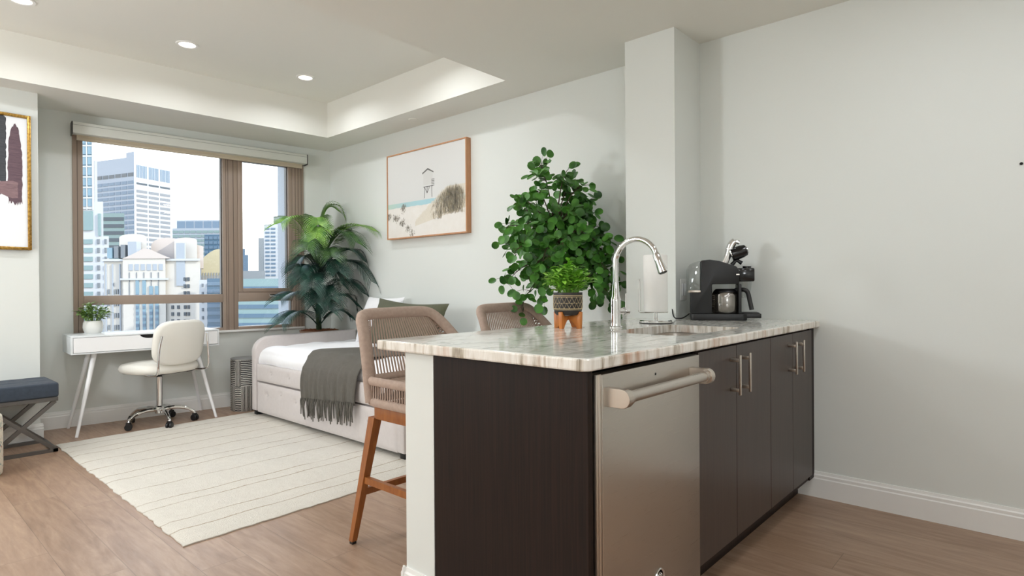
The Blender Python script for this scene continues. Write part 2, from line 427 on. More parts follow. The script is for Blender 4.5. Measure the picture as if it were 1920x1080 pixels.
# pony wall end and far side, wrapped
mb = MB(); 
for q0, q1, nn in (((1.28, 1.502, 0), (1.28, 1.667, 0), (-1, 0, 0)), ((1.264, 1.651, 0), (3.02, 1.651, 0), (0, 1, 0))):
    q0, q1, nn = Vector(q0), Vector(q1), Vector(nn); pr = profile(); k = len(pr)
    vs = [p+nn*a+Vector((0, 0, z)) for p in (q0, q1) for a, z in pr]
    mb.add(vs, [(i, (i+1) % k, k+(i+1) % k, k+i) for i in range(k)] + [tuple(range(k)), tuple(range(2*k-1, k-1, -1))])
struct('baseboard_peninsula', mb, M['trim'], smooth=0)

# recessed ceiling lights
def lamp(x, y, z, e, size=.14, spread=PI, col=(.92, .958, 1)):
    d = bpy.data.lights.new('downlight', 'AREA'); d.shape = 'DISK'; d.size = size; d.spread = spread; d.energy = e; d.color = col
    o = bpy.data.objects.new('downlight', d); COL.objects.link(o); o.location = (x, y, z); return o
LAMPS = [(.69, 4.57, 'recessed ceiling light nearest the left wall, cut by the top of the picture'), (1.61, 4.547, 'recessed ceiling light in the middle of the raised tray'), (2.52, 4.55, 'recessed ceiling light nearest the beach picture wall')]
for x, y, lab in LAMPS:
    t = thing('ceiling_light', lab, 'ceiling light', (x, y, TZ), 0, 'recessed lights in the ceiling tray')
    build('trim_ring', MB().lathe([(.052, -.001), (.055, -.006), (.070, -.006), (.074, 0)], 40), M['trim'], t)
    build('lens', MB().lathe([(0, -.003), (.053, -.003)], 32), M['lens'], t)
sp = build('sprinkler_cover', MB().lathe([(0, -.006), (.036, -.006), (.040, -.002), (.040, 0)], 32), M['ceil'], loc=(3.18, 3.97, CZ))
tag(sp, 'small round white cover plate on the soffit above the beach picture', 'cover plate')
nl = build('wall_anchor', MB().lathe([(0, -.002), (.006, -.002), (.006, .003), (0, .003)], 12), M['darkgap']); nl.location = (XR-.0025, .077, 1.608); nl.rotation_euler = (0, PI/2, 0)
tag(nl, 'tiny dark screw anchor in the bare right wall', 'anchor')
# ------------------------------------------------------------------ peninsula
def boolean_cut(o, cutter):
    md = o.modifiers.new('cut', 'BOOLEAN'); md.operation = 'DIFFERENCE'; md.solver = 'EXACT'; md.object = cutter
    dg = bpy.context.evaluated_depsgraph_get(); dg.update()
    me = bpy.data.meshes.new_from_object(o.evaluated_get(dg)); o.modifiers.clear(); old = o.data; o.data = me; me.name = o.name
    bpy.data.meshes.remove(old); cm = cutter.data; bpy.data.objects.remove(cutter); bpy.data.meshes.remove(cm)
SKX0, SKX1, SKY0, SKY1 = 2.03, 2.60, .985, 1.325
mb = MB(); mb.prism([(1.247, .898), (1.2493, .887), (1.256, .877), (1.266, .870), (1.277, .868), (3.335, .868), (3.335, 1.506), (3.016, 1.506), (3.016, 1.772), (1.247, 1.772)], .8785, .913, 'z', .006)
top = build('countertop', mb, M['stone'], smooth=40)
cut = build('cutter', MB().prism(rrect(SKX0, SKX1, SKY0, SKY1, .05, 6), .8, 1.0), None, smooth=0)
boolean_cut(top, cut)
me = top.data; me.materials.clear(); me.materials.append(M['stone']); me.materials.append(M['stone_edge'])
for p in me.polygons: p.material_index = 1 if abs(p.normal.z) < .5 else 0
me.polygons.foreach_set('use_smooth', [False]*len(me.polygons))
tag(top, 'veined grey and white stone countertop covering the whole peninsula', 'countertop')

ep = MB().box(1.281, 1.303, .89, 1.502, 0, .8775)
tag(build('end_panel', ep, M['veneer'], smooth=0), 'dark espresso wood panel closing the near end of the peninsula', 'cabinet panel')

def pull(mb, x, y, z0, z1):
    """flat bar pull on two square posts, standing off the door"""
    mb.box(x-.006, x+.006, y-.040, y-.031, z0, z1, .002)
    for z in (z0+.012, z1-.026): mb.box(x-.006, x+.006, y-.034, y, z, z+.013, .001)
def cabinet(x0, x1, xm, hz, label):
    t = thing('base_cabinet', label, 'cabinet', (x0, .905, 0), 0, 'two-door base cabinets under the countertop')
    w = x1-x0; m = xm-x0; b = MB()
    b.box(.001, .018, 0, .59, .10, .876); b.box(w-.018, w-.001, 0, .59, .10, .876)
    b.box(.018, w-.018, 0, .59, .10, .118); b.box(.018, w-.018, .575, .59, .118, .876)
    b.box(.018, w-.018, 0, .02, .842, .876)
    build('carcass', b, M['veneer'], t, 0)
    build('toe_kick', MB().box(.001, w-.001, .07, .085, 0, .10), M['veneer'], t, 0)
    for a, c, hx in ((.002, m-.0015, m-.055 if hz == 0 else m-.060), (m+.0015, w-.002, m+.045 if hz == 0 else m+.05)):
        d = build('door', MB().box(a, c, -.020, -.001, .133, .869, .0012), M['door'], t, 0)
        h = MB(); pull(h, hx, -.020, .687, .837); build('handle', h, M['nickel'], d)
    return t
cabinet(1.932, 2.648, 2.269, 0, 'dark espresso two-door cabinet next to the dishwasher, below the sink')
cabinet(2.6485, 3.252, 2.949, 1, 'dark espresso two-door cabinet at the right wall end of the peninsula')
fl = MB().box(3.253, 3.336, .898, .92, .10, .876); fl.box(3.253, 3.336, .975, .99, 0, .10)
tag(build('filler_strip', fl, M['veneer'], smooth=0), 'narrow dark filler strip between the last cabinet and the right wall', 'cabinet panel')

# dishwasher
t = thing('dishwasher', 'stainless steel dishwasher with a bar handle at the peninsula end', 'dishwasher', (1.309, .885, 0))
build('tub', MB().box(.004, .612, .03, .58, .10, .862), M['darkgap'], t, 0)
build('toe_panel', MB().box(.004, .612, .07, .085, .002, .10), M['darkgap'], t, 0)
build('door', MB().box(.016, .607, -.012, .028, .105, .865, .004), M['steel'], t, 30)
ed = MB(); ed.box(.0, .0055, -.006, .03, .105, .865, .0015); ed.box(.0065, .0145, -.010, .03, .105, .866, .002)
build('side_trim', ed, M['nickel'], t)
h = MB()
h.tube([(.045, -.066, .805), (.535, -.066, .805)], .0155, 24)
for x in (.055, .521): h.tube([(x-.008, -.066, .805), (x+.008, -.066, .805)], .0195, 24)
bar = build('handle', h, M['steel'], t)
for x0, x1 in ((.022, .046), (.529, .553)):
    br = MB()
    pr = [(-.012, .780), (-.012, .830), (-.066, .830)]+[(-.066-.025*math.sin(a), .805+.025*math.cos(a)) for a in [PI*k/10 for k in range(1, 10)]]+[(-.066, .780)]
    br.prism(pr, x0, x1, 'x', .0012); build('handle_bracket', br, M['nickel'], bar, 0)
bd = MB(); R9 = Matrix.Rotation(PI/2, 3, 'X')
bd.lathe([(.021, 0), (.024, .0025), (.0265, .0025), (.028, 0)], 36, (.322, -.0125, .215), R9)
bd.tube(smoothpath([(.312, -.0135, .222), (.318, -.0135, .227), (.322, -.0135, .218), (.316, -.0135, .209), (.311, -.0135, .214), (.318, -.0135, .219)]), .0014, 6)
bd.tube(smoothpath([(.333, -.0135, .223), (.327, -.0135, .225), (.326, -.0135, .217), (.330, -.0135, .217), (.325, -.0135, .211), (.334, -.0135, .209)]), .0014, 6)
bd.tube([(.322+.015*math.cos(a), -.0132, .215+.015*math.sin(a)) for a in [2*PI*k/24 for k in range(24)]], .0009, 6, closed=True)
build('badge', bd, M['chrome'], t)
build('indicator', MB().lathe([(0, .0006), (.004, .0006), (.004, 0)], 12, (.303, -.0122, .834), R9), M['black'], t)

# sink and tap
t = thing('sink', 'stainless undermount sink set in the countertop below the tap', 'sink', (0, 0, 0))
mb = MB(); r0 = rrect(SKX0-.012, SKX1+.012, SKY0-.012, SKY1+.012, .06, 6); r1 = rrect(SKX0+.003, SKX1-.003, SKY0+.003, SKY1-.003, .05, 6); r2 = rrect(SKX0+.02, SKX1-.02, SKY0+.02, SKY1-.02, .06, 6); r3 = rrect(SKX0+.05, SKX1-.05, SKY0+.05, SKY1-.05, .05, 6)
rings = [(r0, .8775), (r1, .8775), (r1, .87), (r2, .72), (r3, .705)]; k = len(r0)
vs = [(x, y, z) for rg, z in rings for x, y in rg]; fs = [(i*k+j, i*k+(j+1) % k, (i+1)*k+(j+1) % k, (i+1)*k+j) for i in range(len(rings)-1) for j in range(k)]
fs.append(tuple(4*k+j for j in range(k))); mb.add(vs, fs)
build('basin', mb, M['steel'], t, 40)
build('drain', MB().lathe([(0, .706), (.03, .706), (.034, .710), (.042, .710), (.044, .706)], 24, (2.315, 1.155, 0)), M['chrome'], t)

t = thing('tap', 'tall chrome gooseneck pull-down tap behind the sink', 'tap', (2.278, 1.427, .913))
b = MB().lathe([(0, 0), (.029, 0), (.029, .005), (.0245, .008), (.0225, .02), (.0225, .075), (.0225, .12), (.0215, .128), (.018, .14), (.0145, .185), (.013, .20), (0, .20)], 32)
build('body', b, M['chrome'], t)
pth = [(0, 0, .19), (0, 0, .25), (0, 0, .285)]+[(0, -.103+.103*math.cos(a), .285+.103*math.sin(a)) for a in [math.radians(d) for d in range(12, 160, 10)]]
e = pth[-1]; d = Vector((0, math.cos(math.radians(248)), math.sin(math.radians(248)))); pth.append(tuple(Vector(e)+d*.012))
build('spout', MB().tube(pth, .0125, 20), M['chrome'], t)
q = Vector(pth[-1])
hd = MB().tube([q, q+d*.006, q+d*.008, q+d*.04, q+d*.075, q+d*.088], [.0128, .0145, .0155, .0165, .0195, .0205], 24); build('spray_head', hd, M['chrome'], t)
hd = MB().tube([q+d*.087, q+d*.091], [.017, .016], 24); build('nozzle', hd, M['black'], t)
lv = MB(); lv.tube([(.0, -.012, .072), (.036, -.020, .072)], [.014, .014], 20); lv.tube([(.033, -.020, .072), (.040, -.022, .072), (.056, -.024, .072), (.058, -.024, .072)], [.0185, .0185, .0175, .015], 24); lv.tube([(.047, -.023, .085), (.048, -.023, .15)], [.0042, .003], 10)
build('lever', lv, M['chrome'], t)

# paper towel holder
t = thing('towel_holder', 'chrome paper towel holder with a round base beside the tap', 'towel holder', (2.655, 1.435, .913))
build('base', MB().lathe([(0, 0), (.077, 0), (.079, .004), (.079, .012), (.074, .016), (0, .018)], 48), M['chrome'], t)
build('foot_ring', MB().lathe([(.079, .0), (.0805, .0), (.0805, .003), (.079, .003)], 40), M['black'], t, loc=(0, 0, .0005))
build('post', MB().tube([(-.011, 0, .016), (-.011, 0, .06)], .0032, 10).tube([(.011, 0, .016), (.011, 0, .06)], .0032, 10).tube([(0, 0, .05), (0, 0, .345)], .004, 10), M['chrome'], t)
rx, ry = -.052, .045
build('arm', MB().tube(smoothpath([(.05, -.04, .053), (0, 0, .053), (rx, ry, .053), (rx*1.22, ry*1.22, .058), (rx*1.25, ry*1.25, .075), (rx*1.25, ry*1.25, .205), (rx*1.2, ry*1.2, .214), (rx*1.12, ry*1.12, .205), (rx*1.10, ry*1.10, .06)], 5), .003, 8), M['chrome'], t)
pr = MB().lathe([(.018, .002), (.056, .0), (.058, .004), (.058, .276), (.056, .28), (.018, .278)], 48)
n = N('paper'); n.bsdf(lin('#f0eeea'), .9); f = n.noise(n.coord((1, 1, 1)), 90, 2); n.bump(f, .3, .002)
tag(build('paper_towel_roll', pr, n.m, loc=(2.655, 1.435, .913+.056)), 'white paper towel roll standing on the chrome holder', 'paper towel')

# potted plants -------------------------------------------------------------
def leaf_blade(mb, p, d, up, L, W, fold=.12, droop=.15, tip=1.0, n=4):
    """oval pointed leaf: centre rib from p along d, slightly folded and drooping"""
    p = Vector(p); d = Vector(d).normalized(); up = Vector(up); s = d.cross(up)
    s = s.normalized() if s.length > 1e-5 else d.orthogonal().normalized(); u = s.cross(d).normalized()
    vs = []; fs = []
    for i in range(n+1):
        t = i/n; w = W*math.sin(PI*min(1, (t*.92+.04)))**tip*.5; c = p+d*L*t-u*droop*L*t*t
        vs += [c-s*w+u*fold*w, c, c+s*w+u*fold*w]
    for i in range(n):
        a = i*3; fs += [(a, a+1, a+4, a+3), (a+1, a+2, a+5, a+4)]
    mb.add(vs, fs)
def bushy(t, mat, stemmat, z0, R, Hh, nst, nl, L, W, seed, flat=1):
    rnd = random.Random(seed); lf = MB(); st = MB()
    for i in range(nst):
        a = rnd.uniform(0, 2*PI); rr = R*math.sqrt(rnd.random()); h = Hh*(1-.55*(rr/R)**2)*rnd.uniform(.75, 1)
        tip = Vector((rr*math.cos(a), rr*math.sin(a)*flat, z0+h)); b = Vector((tip.x*.25, tip.y*.25, z0-.01)); c = Vector((tip.x*.6, tip.y*.6, z0+h*.75))
        pts = bez(b, c, tip, 6); st.tube(pts, .0011, 5)
        for k in range(nl):
            q = pts[2+int(4.99*k/nl)]; aa = a+rnd.uniform(-1.6, 1.6)+k*2.4; e = rnd.uniform(-.2, .8)
            d = Vector((math.cos(aa), math.sin(aa), e)); leaf_blade(lf, q+d*.002, d, (0, 0, 1), L*rnd.uniform(.65, 1.15), W*rnd.uniform(.75, 1.1), .25, .2)
    build('stem', st, stemmat, t); build('leaves', lf, mat, t, 180, rec=False)

t = thing('counter_plant', 'bright green plant in a patterned black pot on a wooden stand on the countertop', 'plant', (2.124, 1.578, .913), math.radians(-38))
pm = MB().lathe([(0, .058), (.050, .058), (.058, .066), (.063, .085), (.0645, .11), (.0645, .158), (.061, .158), (.0605, .13), (0, .13)], 48)
pot = build('pot', pm, plain('charcoal_ceramic', '#2b2725', .5, bump=(80, .2, .002)), t)
pt = MB(); gold = plain('gold_line', '#c9b48c', .5)
for z, r in ((.082, .0008), (.087, .0014), (.112, .0007), (.138, .0008), (.144, .0016)): 
    rad = .0647 if z > .1 else .0634
    pt.tube([(rad*math.cos(a), rad*math.sin(a), z) for a in [2*PI*k/48 for k in range(48)]], r, 6, closed=True)
nz = 18
for k in range(nz):
    for s in (1, -1):
        for za, zb in ((.112, .138), (.088, .112)):
            pts = []
            for j in range(5):
                a = 2*PI*(k+s*.5*j/4)/nz*1.0; pts.append((.0648*math.cos(a), .0648*math.sin(a), za+(zb-za)*j/4))
            pt.tube(pts, .0006, 4)
build('pot_pattern', pt, gold, pot)
sd = MB()
for rot in (0, PI/2):
    RM = Matrix.Rotation(rot+PI/4, 4, 'Z'); m2 = MB()
    m2.prism([(-.066, 0), (-.048, 0), (-.040, .014), (-.022, .034), (0, .040), (.022, .034), (.040, .014), (.048, 0), (.066, 0), (.069, .072), (.061, .074), (.054, .062), (.036, .054), (-.036, .054), (-.054, .062), (-.061, .074), (-.069, .072)], -.0085, .0085, 'y', .001)
    sd.add([RM @ Vector(v) for v in m2.v], m2.f)
build('plant_stand', sd, M['stand'], t)
build('soil', MB().lathe([(0, .150), (.060, .148)], 24), M['soil'], t)
bushy(t, M['bright'], M['bright'], .148, .105, .155, 64, 8, .040, .026, 5)

t = thing('desk_plant', 'small leafy plant in a round white pot on the desk', 'plant', (1.285, 5.655, .748))
build('pot', MB().lathe([(0, 0), (.050, 0), (.064, .02), (.070, .05), (.067, .085), (.061, .10), (.057, .10), (.057, .085), (0, .085)], 40), M['white_pot'], t)
build('soil', MB().lathe([(0, .090), (.057, .088)], 24), M['soil'], t)
bushy(t, M['desk_leaf'], M['desk_leaf'], .09, .125, .165, 60, 7, .040, .020, 11)

# coffee machine: local x = towards its front
ax = math.atan2(-.893, .45)
t = thing('coffee_machine', 'black espresso and drip coffee machine in the corner of the countertop', 'coffee machine', (3.050, 1.440, .9135), ax)
K = .97
b = MB()
b.prism([(x*K, y) for x, y in [(.0, -.075), (.012, -.085), (.27, -.085), (.29, -.07), (.29, .07), (.27, .085), (.012, .085), (0, .075)]], 0, .034, 'z', .004)
build('base', b, M['black'], t)
b = MB().box(.245*K, .362*K, -.07, .07, .012, .036, .004); b.box(.255*K, .355*K, -.06, .06, .036, .040, .001)
build('drip_tray', b, M['black'], t)
prof = [(.0, .034), (.112, .034), (.112, .190), (.25, .190), (.25, .262), (.236, .283), (.15, .312), (.10, .320), (.058, .316), (.055, .312), (.055, .145), (.0, .145)]
b = MB().prism([(x*K, z) for x, z in prof], -.085, .085, 'y', .005); build('housing', b, M['black'], t)
b = MB().box(.246*K, .262*K, -.078, .078, .034, .19, .003); build('front_support', b, M['black'], t)
b = MB().prism([(-.018*K, .150), (.053*K, .150), (.053*K, .314), (.03*K, .310), (-.005*K, .295), (-.018*K, .27)], -.078, .078, 'y', .006); tk = build('water_tank', b, M['clear'], t)
build('tank_band', MB().box(-.012*K, .053*K, -.079, .079, .146, .158, .002), M['nickel'], tk)
b = MB().box(.235*K, .335*K, -.03, .062, .203, .275, .008); b.tube([(.30*K, .015, .275), (.30*K, .015, .285)], [.022, .022], 20); build('brew_head', b, M['blackgloss'], t)
b = MB().lathe([(0, .118), (.024, .118), (.036, .16), (.040, .203)], 28, (.283*K, .018, 0)); build('milk_jug', b, M['clear'], t)
cx = .187*K
b = MB().lathe([(0, .0365), (.066, .0365), (.072, .045), (.074, .09), (.073, .13), (.066, .146), (.060, .150)], 40, (cx, -.01, 0)); cf = build('carafe', b, M['carafe'], t)
b = MB().lathe([(0, .165), (.05, .165), (.058, .158), (.064, .15), (.066, .140), (.060, .138)], 40, (cx, -.01, 0)); build('carafe_lid', b, M['black'], cf)
b = MB().tube(smoothpath([(cx+.045, -.032, .158), (cx+.085, -.05, .160), (cx+.105, -.055, .145), (cx+.115, -.058, .10), (cx+.124, -.060, .055)], 5), .0115, 10, flat=(1, .75)); build('carafe_handle', b, M['black'], cf)
b = MB(); 
for z in (.06, .07, .08, .09, .10, .11, .12, .13): b.tube([(cx+.0745*math.cos(a), -.01+.0745*math.sin(a), z) for a in [math.radians(v) for v in (200, 207, 214)]], .0012, 5)
build('level_mark', b, M['nickel'], cf)
ca = MB().tube(smoothpath([(.175, -.02, .30), (.190, -.02, .335), (.205, -.02, .385), (.225, -.02, .415), (.25, -.02, .41)], 5), [.018]*8+[.020]*8+[.012]*5, 14); arm = build('steam_arm', ca, M['chrome'], t)
d0 = Vector((.215, -.02, .345)); dd = Vector((.80, 0, .30)).normalized()
cu = MB().tube([d0-dd*.004, d0+dd*.0, d0+dd*.05, d0+dd*.072, d0+dd*.078], [.031, .036, .034, .029, .020], 28); build('filter_cup', cu, M['blackgloss'], arm)
cu = MB().tube([d0-dd*.009, d0-dd*.004], [.034, .0375], 28); cu.tube([d0+dd*.076, d0+dd*.080], [.0225, .021], 24); build('cup_rim', cu, M['chrome'], arm)
lk = MB().tube([(.212, -.02, .292), (.235, -.02, .318), (.262, -.02, .300)], .011, 10); build('latch', lk, M['black'], t)
build('maker_mark', MB().box(.228, .2435, -.0862, -.0848, .237, .243, 0), M['nickel'], t, 0)
cb = MB().tube(smoothpath([(-.005, .02, .03), (-.03, 0, .012), (-.055, -.02, .005), (-.085, -.01, .012), (-.095, .02, .06), (-.09, .045, .12), (-.075, .068, .155)], 6), .0035, 8); cb.tube([(-.075, .068, .155), (-.072, .075, .156)], .010, 10)
build('power_cord', cb, M['black'], t)

t = thing('wall_outlet', 'white wall outlet on the column beside the coffee machine', 'outlet', (3.105, 1.509, 1.075))
build('plate', MB().box(-.037, .037, -.006, 0, -.06, .06, .003), M['trim'], t)
o = MB()
for x in (-.014, .016): o.box(x-.010, x+.010, -.009, -.005, -.034, .034, .002)
build('socket', o, M['white_gloss'], t)

# ------------------------------------------------------------------ counter stools
def make_stool(label):
    t = thing('counter_stool', label, 'stool', (0, 0, 0), 0, 'rope woven counter stools along the peninsula')
    HX, HY = .275, .215
    f = MB().prism(rrect(-HX+.012, HX-.012, -HY+.012, HY-.012, .06, 5), .53, .586, 'z', .004); build('seat_frame', f, M['teak'], t)
    rail = [Vector((x, y, 0)) for x, y in rrect(-HX, HX, -HY, HY, .07, 6)]
    rl = MB(); rl.tube([p+Vector((0, 0, .605)) for p in rail], .018, 10, closed=True, flat=(1.05, .8)); rl.tube([p+Vector((0, 0, .695)) for p in rail], .019, 10, closed=True, flat=(1.0, .9)); build('seat_rail', rl, M['rope'], t)
    w = MB(); per = sum((rail[i]-rail[(i+1) % len(rail)]).length for i in range(len(rail))); step = .0165; acc = 0
    for i in range(len(rail)):
        a, b = rail[i], rail[(i+1) % len(rail)]; L = (b-a).length
        while acc < L:
            p = a+(b-a)*acc/L; w.tube([p+Vector((0, 0, .60)), p+Vector((0, 0, .70))], .0042, 6, cap=False); acc += step
        acc -= L
    build('seat_weave', w, M['rope'], t)
    def fs(u, v):
        x = -HX+.02+u*(2*HX-.04); y = -HY+.02+v*(2*HY-.04); q = 1-max(abs(2*u-1), abs(2*v-1))
        return (x, y, .688-.012*min(1, q*2)+.002*math.sin(u*150))
    build('seat', MB().grid(fs, 60, 20), M['rope'], t)
    # back rail: rises from the seat sides, leans back and closes across the top
    path = smoothpath([(-.271, .172, .602), (-.269, .190, .695), (-.264, .212, .79), (-.246, .262, .90), (-.232, .298, .95), (-.195, .316, .974), (-.06, .320, .978), (.06, .320, .979), (.150, .314, .976), (.192, .290, .955), (.222, .230, .895), (.256, .14, .79), (.277, .06, .675)], 5)
    bk = MB().tube(path, .0245, 12, flat=(1.15, .82)); build('back_rail', bk, M['rope'], t)
    w = MB(); n = 29
    for i in range(n):
        x = -.19+.352*i/(n-1); xb = -.235+.47*i/(n-1)
        a = Vector((x, .314, .968)); c = Vector((xb*.98, .255, .83)); b = Vector((xb, .212, .695)); w.tube(bez(a, c, b, 4), .0042, 6, cap=False)
    left = path[7:22]; right = path[-17:-2]
    for side, sg in ((left, -1), (right[::-1], 1)):
        m = len(side)
        for i in range(m):
            a = side[i]; tt = max(0, min(1, (a.z-.70)/.268)); e0 = Vector((sg*.236, .213, .70)); e1 = Vector((sg*.185, .314, .966)); b = e0+(e1-e0)*max(0, tt-.05); w.tube([a, b], .004, 6, cap=False)
            if i < m-1: a2 = (side[i]+side[i+1])/2; w.tube([a2, e0+(e1-e0)*max(0, tt-.12)], .004, 6, cap=False)
    build('back_weave', w, M['rope'], t)
    lg = []
    for sx in (-1, 1):
        for sy in (-1, 1):
            a = Vector((sx*.245, sy*.18, .535)); b = Vector((sx*.338, sy*.217, .012)); m = MB()
            vs = []; 
            for p, r in ((a, .021), (b, .0125)):
                vs += [p+Vector((dx*r, dy*r, 0)) for dx, dy in ((-1, -1), (1, -1), (1, 1), (-1, 1))]
            m.add(vs, [(0, 1, 5, 4), (1, 2, 6, 5), (2, 3, 7, 6), (3, 0, 4, 7), (3, 2, 1, 0), (4, 5, 6, 7)])
            l = build('leg', m, M['teak'], t, 0); e = b-Vector((0, 0, .006)); build('foot_cap', MB().box(e.x-.011, e.x+.011, e.y-.011, e.y+.011, 0, .013, .002), M['black'], l); lg.append((a, b))
    def at(i, z): a, b = lg[i]; return a+(b-a)*((a.z-z)/(a.z-b.z))
    for i, j, z in ((1, 3, .215), (0, 2, .215), (0, 1, .27), (2, 3, .27)):
        p, q = at(i, z), at(j, z); m = MB(); d = (q-p).normalized(); s = Vector((0, 0, 1)).cross(d)*.010; u = Vector((0, 0, .014))
        m.add([p-s-u, p+s-u, p+s+u, p-s+u, q-s-u, q+s-u, q+s+u, q-s+u], [(0, 1, 2, 3), (7, 6, 5, 4), (0, 4, 5, 1), (1, 5, 6, 2), (2, 6, 7, 3), (3, 7, 4, 0)]); build('stretcher', m, M['teak'], t, 0)
    return t
s1 = make_stool('taupe rope counter stool at the free end of the peninsula, wooden leg in full view'); s1.location = (1.77, 2.0, 0)
s2 = copy_tree(s1); s2.location = (2.545, 2.015, 0); s2['label'] = 'taupe rope counter stool showing only its back above the worktop, below the big round-leaf plant'
# ------------------------------------------------------------------ rug
mb = MB(); RX0, RX1, RY0, RY1 = .95, 2.62, 2.73, 5.19; NU, NV = 40, 60
rr = random.Random(3)
e0 = [rr.uniform(-.006, .006) for _ in range(NV+1)]; e1 = [rr.uniform(-.004, .004) for _ in range(NU+1)]
def rug(u, v):
    i = int(round(u*NU)); j = int(round(v*NV))
    x = RX0+u*(RX1-RX0)+(e0[j] if i == 0 else 0)+.045*(1-v)*(-.3)*(1-u); y = RY0+v*(RY1-RY0)+(e1[i] if j in (0, NV) else 0)+.03*u*(1 if True else 0)
    edge = min(u*(RX1-RX0), (1-u)*(RX1-RX0), v*(RY1-RY0), (1-v)*(RY1-RY0)); return (x, y, .013+.002*math.sin(u*31+v*17) if edge > .004 else .006)
mb.grid(rug, NU, NV)
k = len(mb.v); border = [i*(NV+1) for i in range(NU+1)]+[NU*(NV+1)+j for j in range(1, NV+1)]+[i*(NV+1)+NV for i in range(NU-1, -1, -1)]+[j for j in range(NV-1, 0, -1)]
vs = [(mb.v[i][0], mb.v[i][1], .0006) for i in border]; n0 = len(mb.v); mb.v += vs; L = len(border)
mb.f += [(border[i], n0+i, n0+(i+1) % L, border[(i+1) % L]) for i in range(L)]
ro = build('rug', mb, M['rug'], smooth=60, loc=None)
for v in ro.data.vertices: v.co.y -= RY0
ro.location = (0, RY0, 0)
tag(ro, 'cream area rug with thin tan lines across, in front of the daybed', 'rug')

# ------------------------------------------------------------------ desk (turned a little, against the window wall)
DA = math.radians(-4.2)
t = thing('desk', 'white writing desk with slanted legs under the window', 'desk', (1.075, 5.345, 0), DA)
b = MB(); b.box(0, 1.03, 0, .412, .738, .750, .003); b.box(0, 1.03, 0, .412, .612, .624, .003); b.box(0, .014, 0, .412, .62, .742, .002); b.box(1.016, 1.03, 0, .412, .62, .742, .002); b.box(.01, 1.02, .398, .410, .62, .742)
build('body', b, plain('desk_laminate', '#dfe3e5', .3), t)
pr = [(.016, .627), (1.014, .627), (1.014, .736)]+[(.515+.072, .736)]+[(.515+.072*math.cos(a), .736-.028*math.sin(a)) for a in [PI*k/12 for k in range(1, 12)]]+[(.515-.072, .736), (.016, .736)]
d = build('drawer', MB().prism(pr, -.004, .014, 'y'), M['white_gloss'], t, 0)
build('recess_shade', MB().box(.44, .59, .016, .03, .70, .7375), M['darkgap'], t, 0)  # dark block behind the cut-out, its colour stands for the hollow's shade
for x0, x1, y0, y1 in ((.16, .03, .10, .0), (.16, .03, .32, .405), (.87, 1.0, .10, .0), (.87, 1.0, .32, .405)):
    build('leg', MB().tube([(x0, y0, .613), (x1, y1, 0)], [.0185, .0105], 16), M['white_gloss'], t)

# ------------------------------------------------------------------ office chair, facing the desk and turned left
CA = math.radians(20)
t = thing('office_chair', 'cream swivel chair with chrome frame at the desk', 'chair', (1.668, 5.37, 0), CA)
# local: faces +y
b = MB()
for k, a in enumerate([math.radians(q-20) for q in (197, 268, 340, 52, 125)]):
    c, s = math.cos(a), math.sin(a)
    b.tube(smoothpath([(.02*c, .02*s, .118), (.10*c, .10*s, .128), (.19*c, .19*s, .112), (.245*c, .245*s, .075), (.252*c, .252*s, .055)], 4), [.016]*5+[.0145]*4+[.012]*8, 10)
b.lathe([(0, .09), (.032, .09), (.034, .14), (.026, .15), (0, .15)], 24); build('base', b, M['chrome'], t)
build('column', MB().lathe([(0, .14), (.0235, .14), (.0235, .385), (0, .385)], 24), M['chrome'], t)
build('gas_sleeve', MB().lathe([(0, .38), (.020, .38), (.020, .42), (.05, .425), (.05, .432), (0, .432)], 24), M['black'], t)
for a in [math.radians(q-20) for q in (197, 268, 340, 52, 125)]:
    c, s = math.cos(a), math.sin(a); w = MB(); p = Vector((.252*c, .252*s, .0265)); ra = a+.9
    for off in (-.013, .013):
        q = p+Vector((math.cos(ra), math.sin(ra), 0))*off; e = Vector((math.cos(ra), math.sin(ra), 0))*.009; w.tube([q-e, q-e*.6, q+e*.6, q+e], [.023, .0262, .0262, .023], 20)
    hp = p+Vector((0, 0, .012)); w.box(hp.x-.015, hp.x+.015, hp.y-.015, hp.y+.015, hp.z, hp.z+.024, .006)
    build('caster', w, M['black'], t)
def super_pad(W, L, H, r, z, nu=64, nv=14, dome=.35, bowl=0, taper=0):
    """upholstered pad: rounded outline, plump rim, gently domed top and underside"""
    mb = MB(); ol = []
    for k in range(nu):
        a = 2*PI*k/nu; c, s_ = math.cos(a), math.sin(a); ol.append((W*math.copysign(abs(c)**.55, c), L*math.copysign(abs(s_)**.55, s_)))
    rad = min(H*1.0, .05); levels = [(1-(rad/W)*(1-math.sin(t)), -math.cos(t)) for t in [PI/2*q/6 for q in range(7)]]
    seq = [(.0, -1-dome*.2), (.35, -1-dome*.18), (.7, -1-dome*.08)]+[(s_, h) for s_, h in levels]+[(s_, -h) for s_, h in levels[-2::-1]]+[(.7, 1+dome*.5), (.35, 1+dome*.9), (.0, 1+dome)]
    vs = [(x*s_, y*s_, z+H*h+bowl*s_*s_) for s_, h in seq for x, y in ol]; fs = []
    for i in range(len(seq)-1):
        for k in range(nu): fs.append((i*nu+k, i*nu+(k+1) % nu, (i+1)*nu+(k+1) % nu, (i+1)*nu+k))
    mb.add(vs, fs); return mb
b = super_pad(.245, .235, .040, .1, .470, dome=.35, bowl=-.006); s = build('seat', b, M['leather'], t, 60, weld=.0005)
build('seat_pan', MB().prism(rrect(-.205, .205, -.21, .21, .09, 6), .425, .436), M['black'], t)
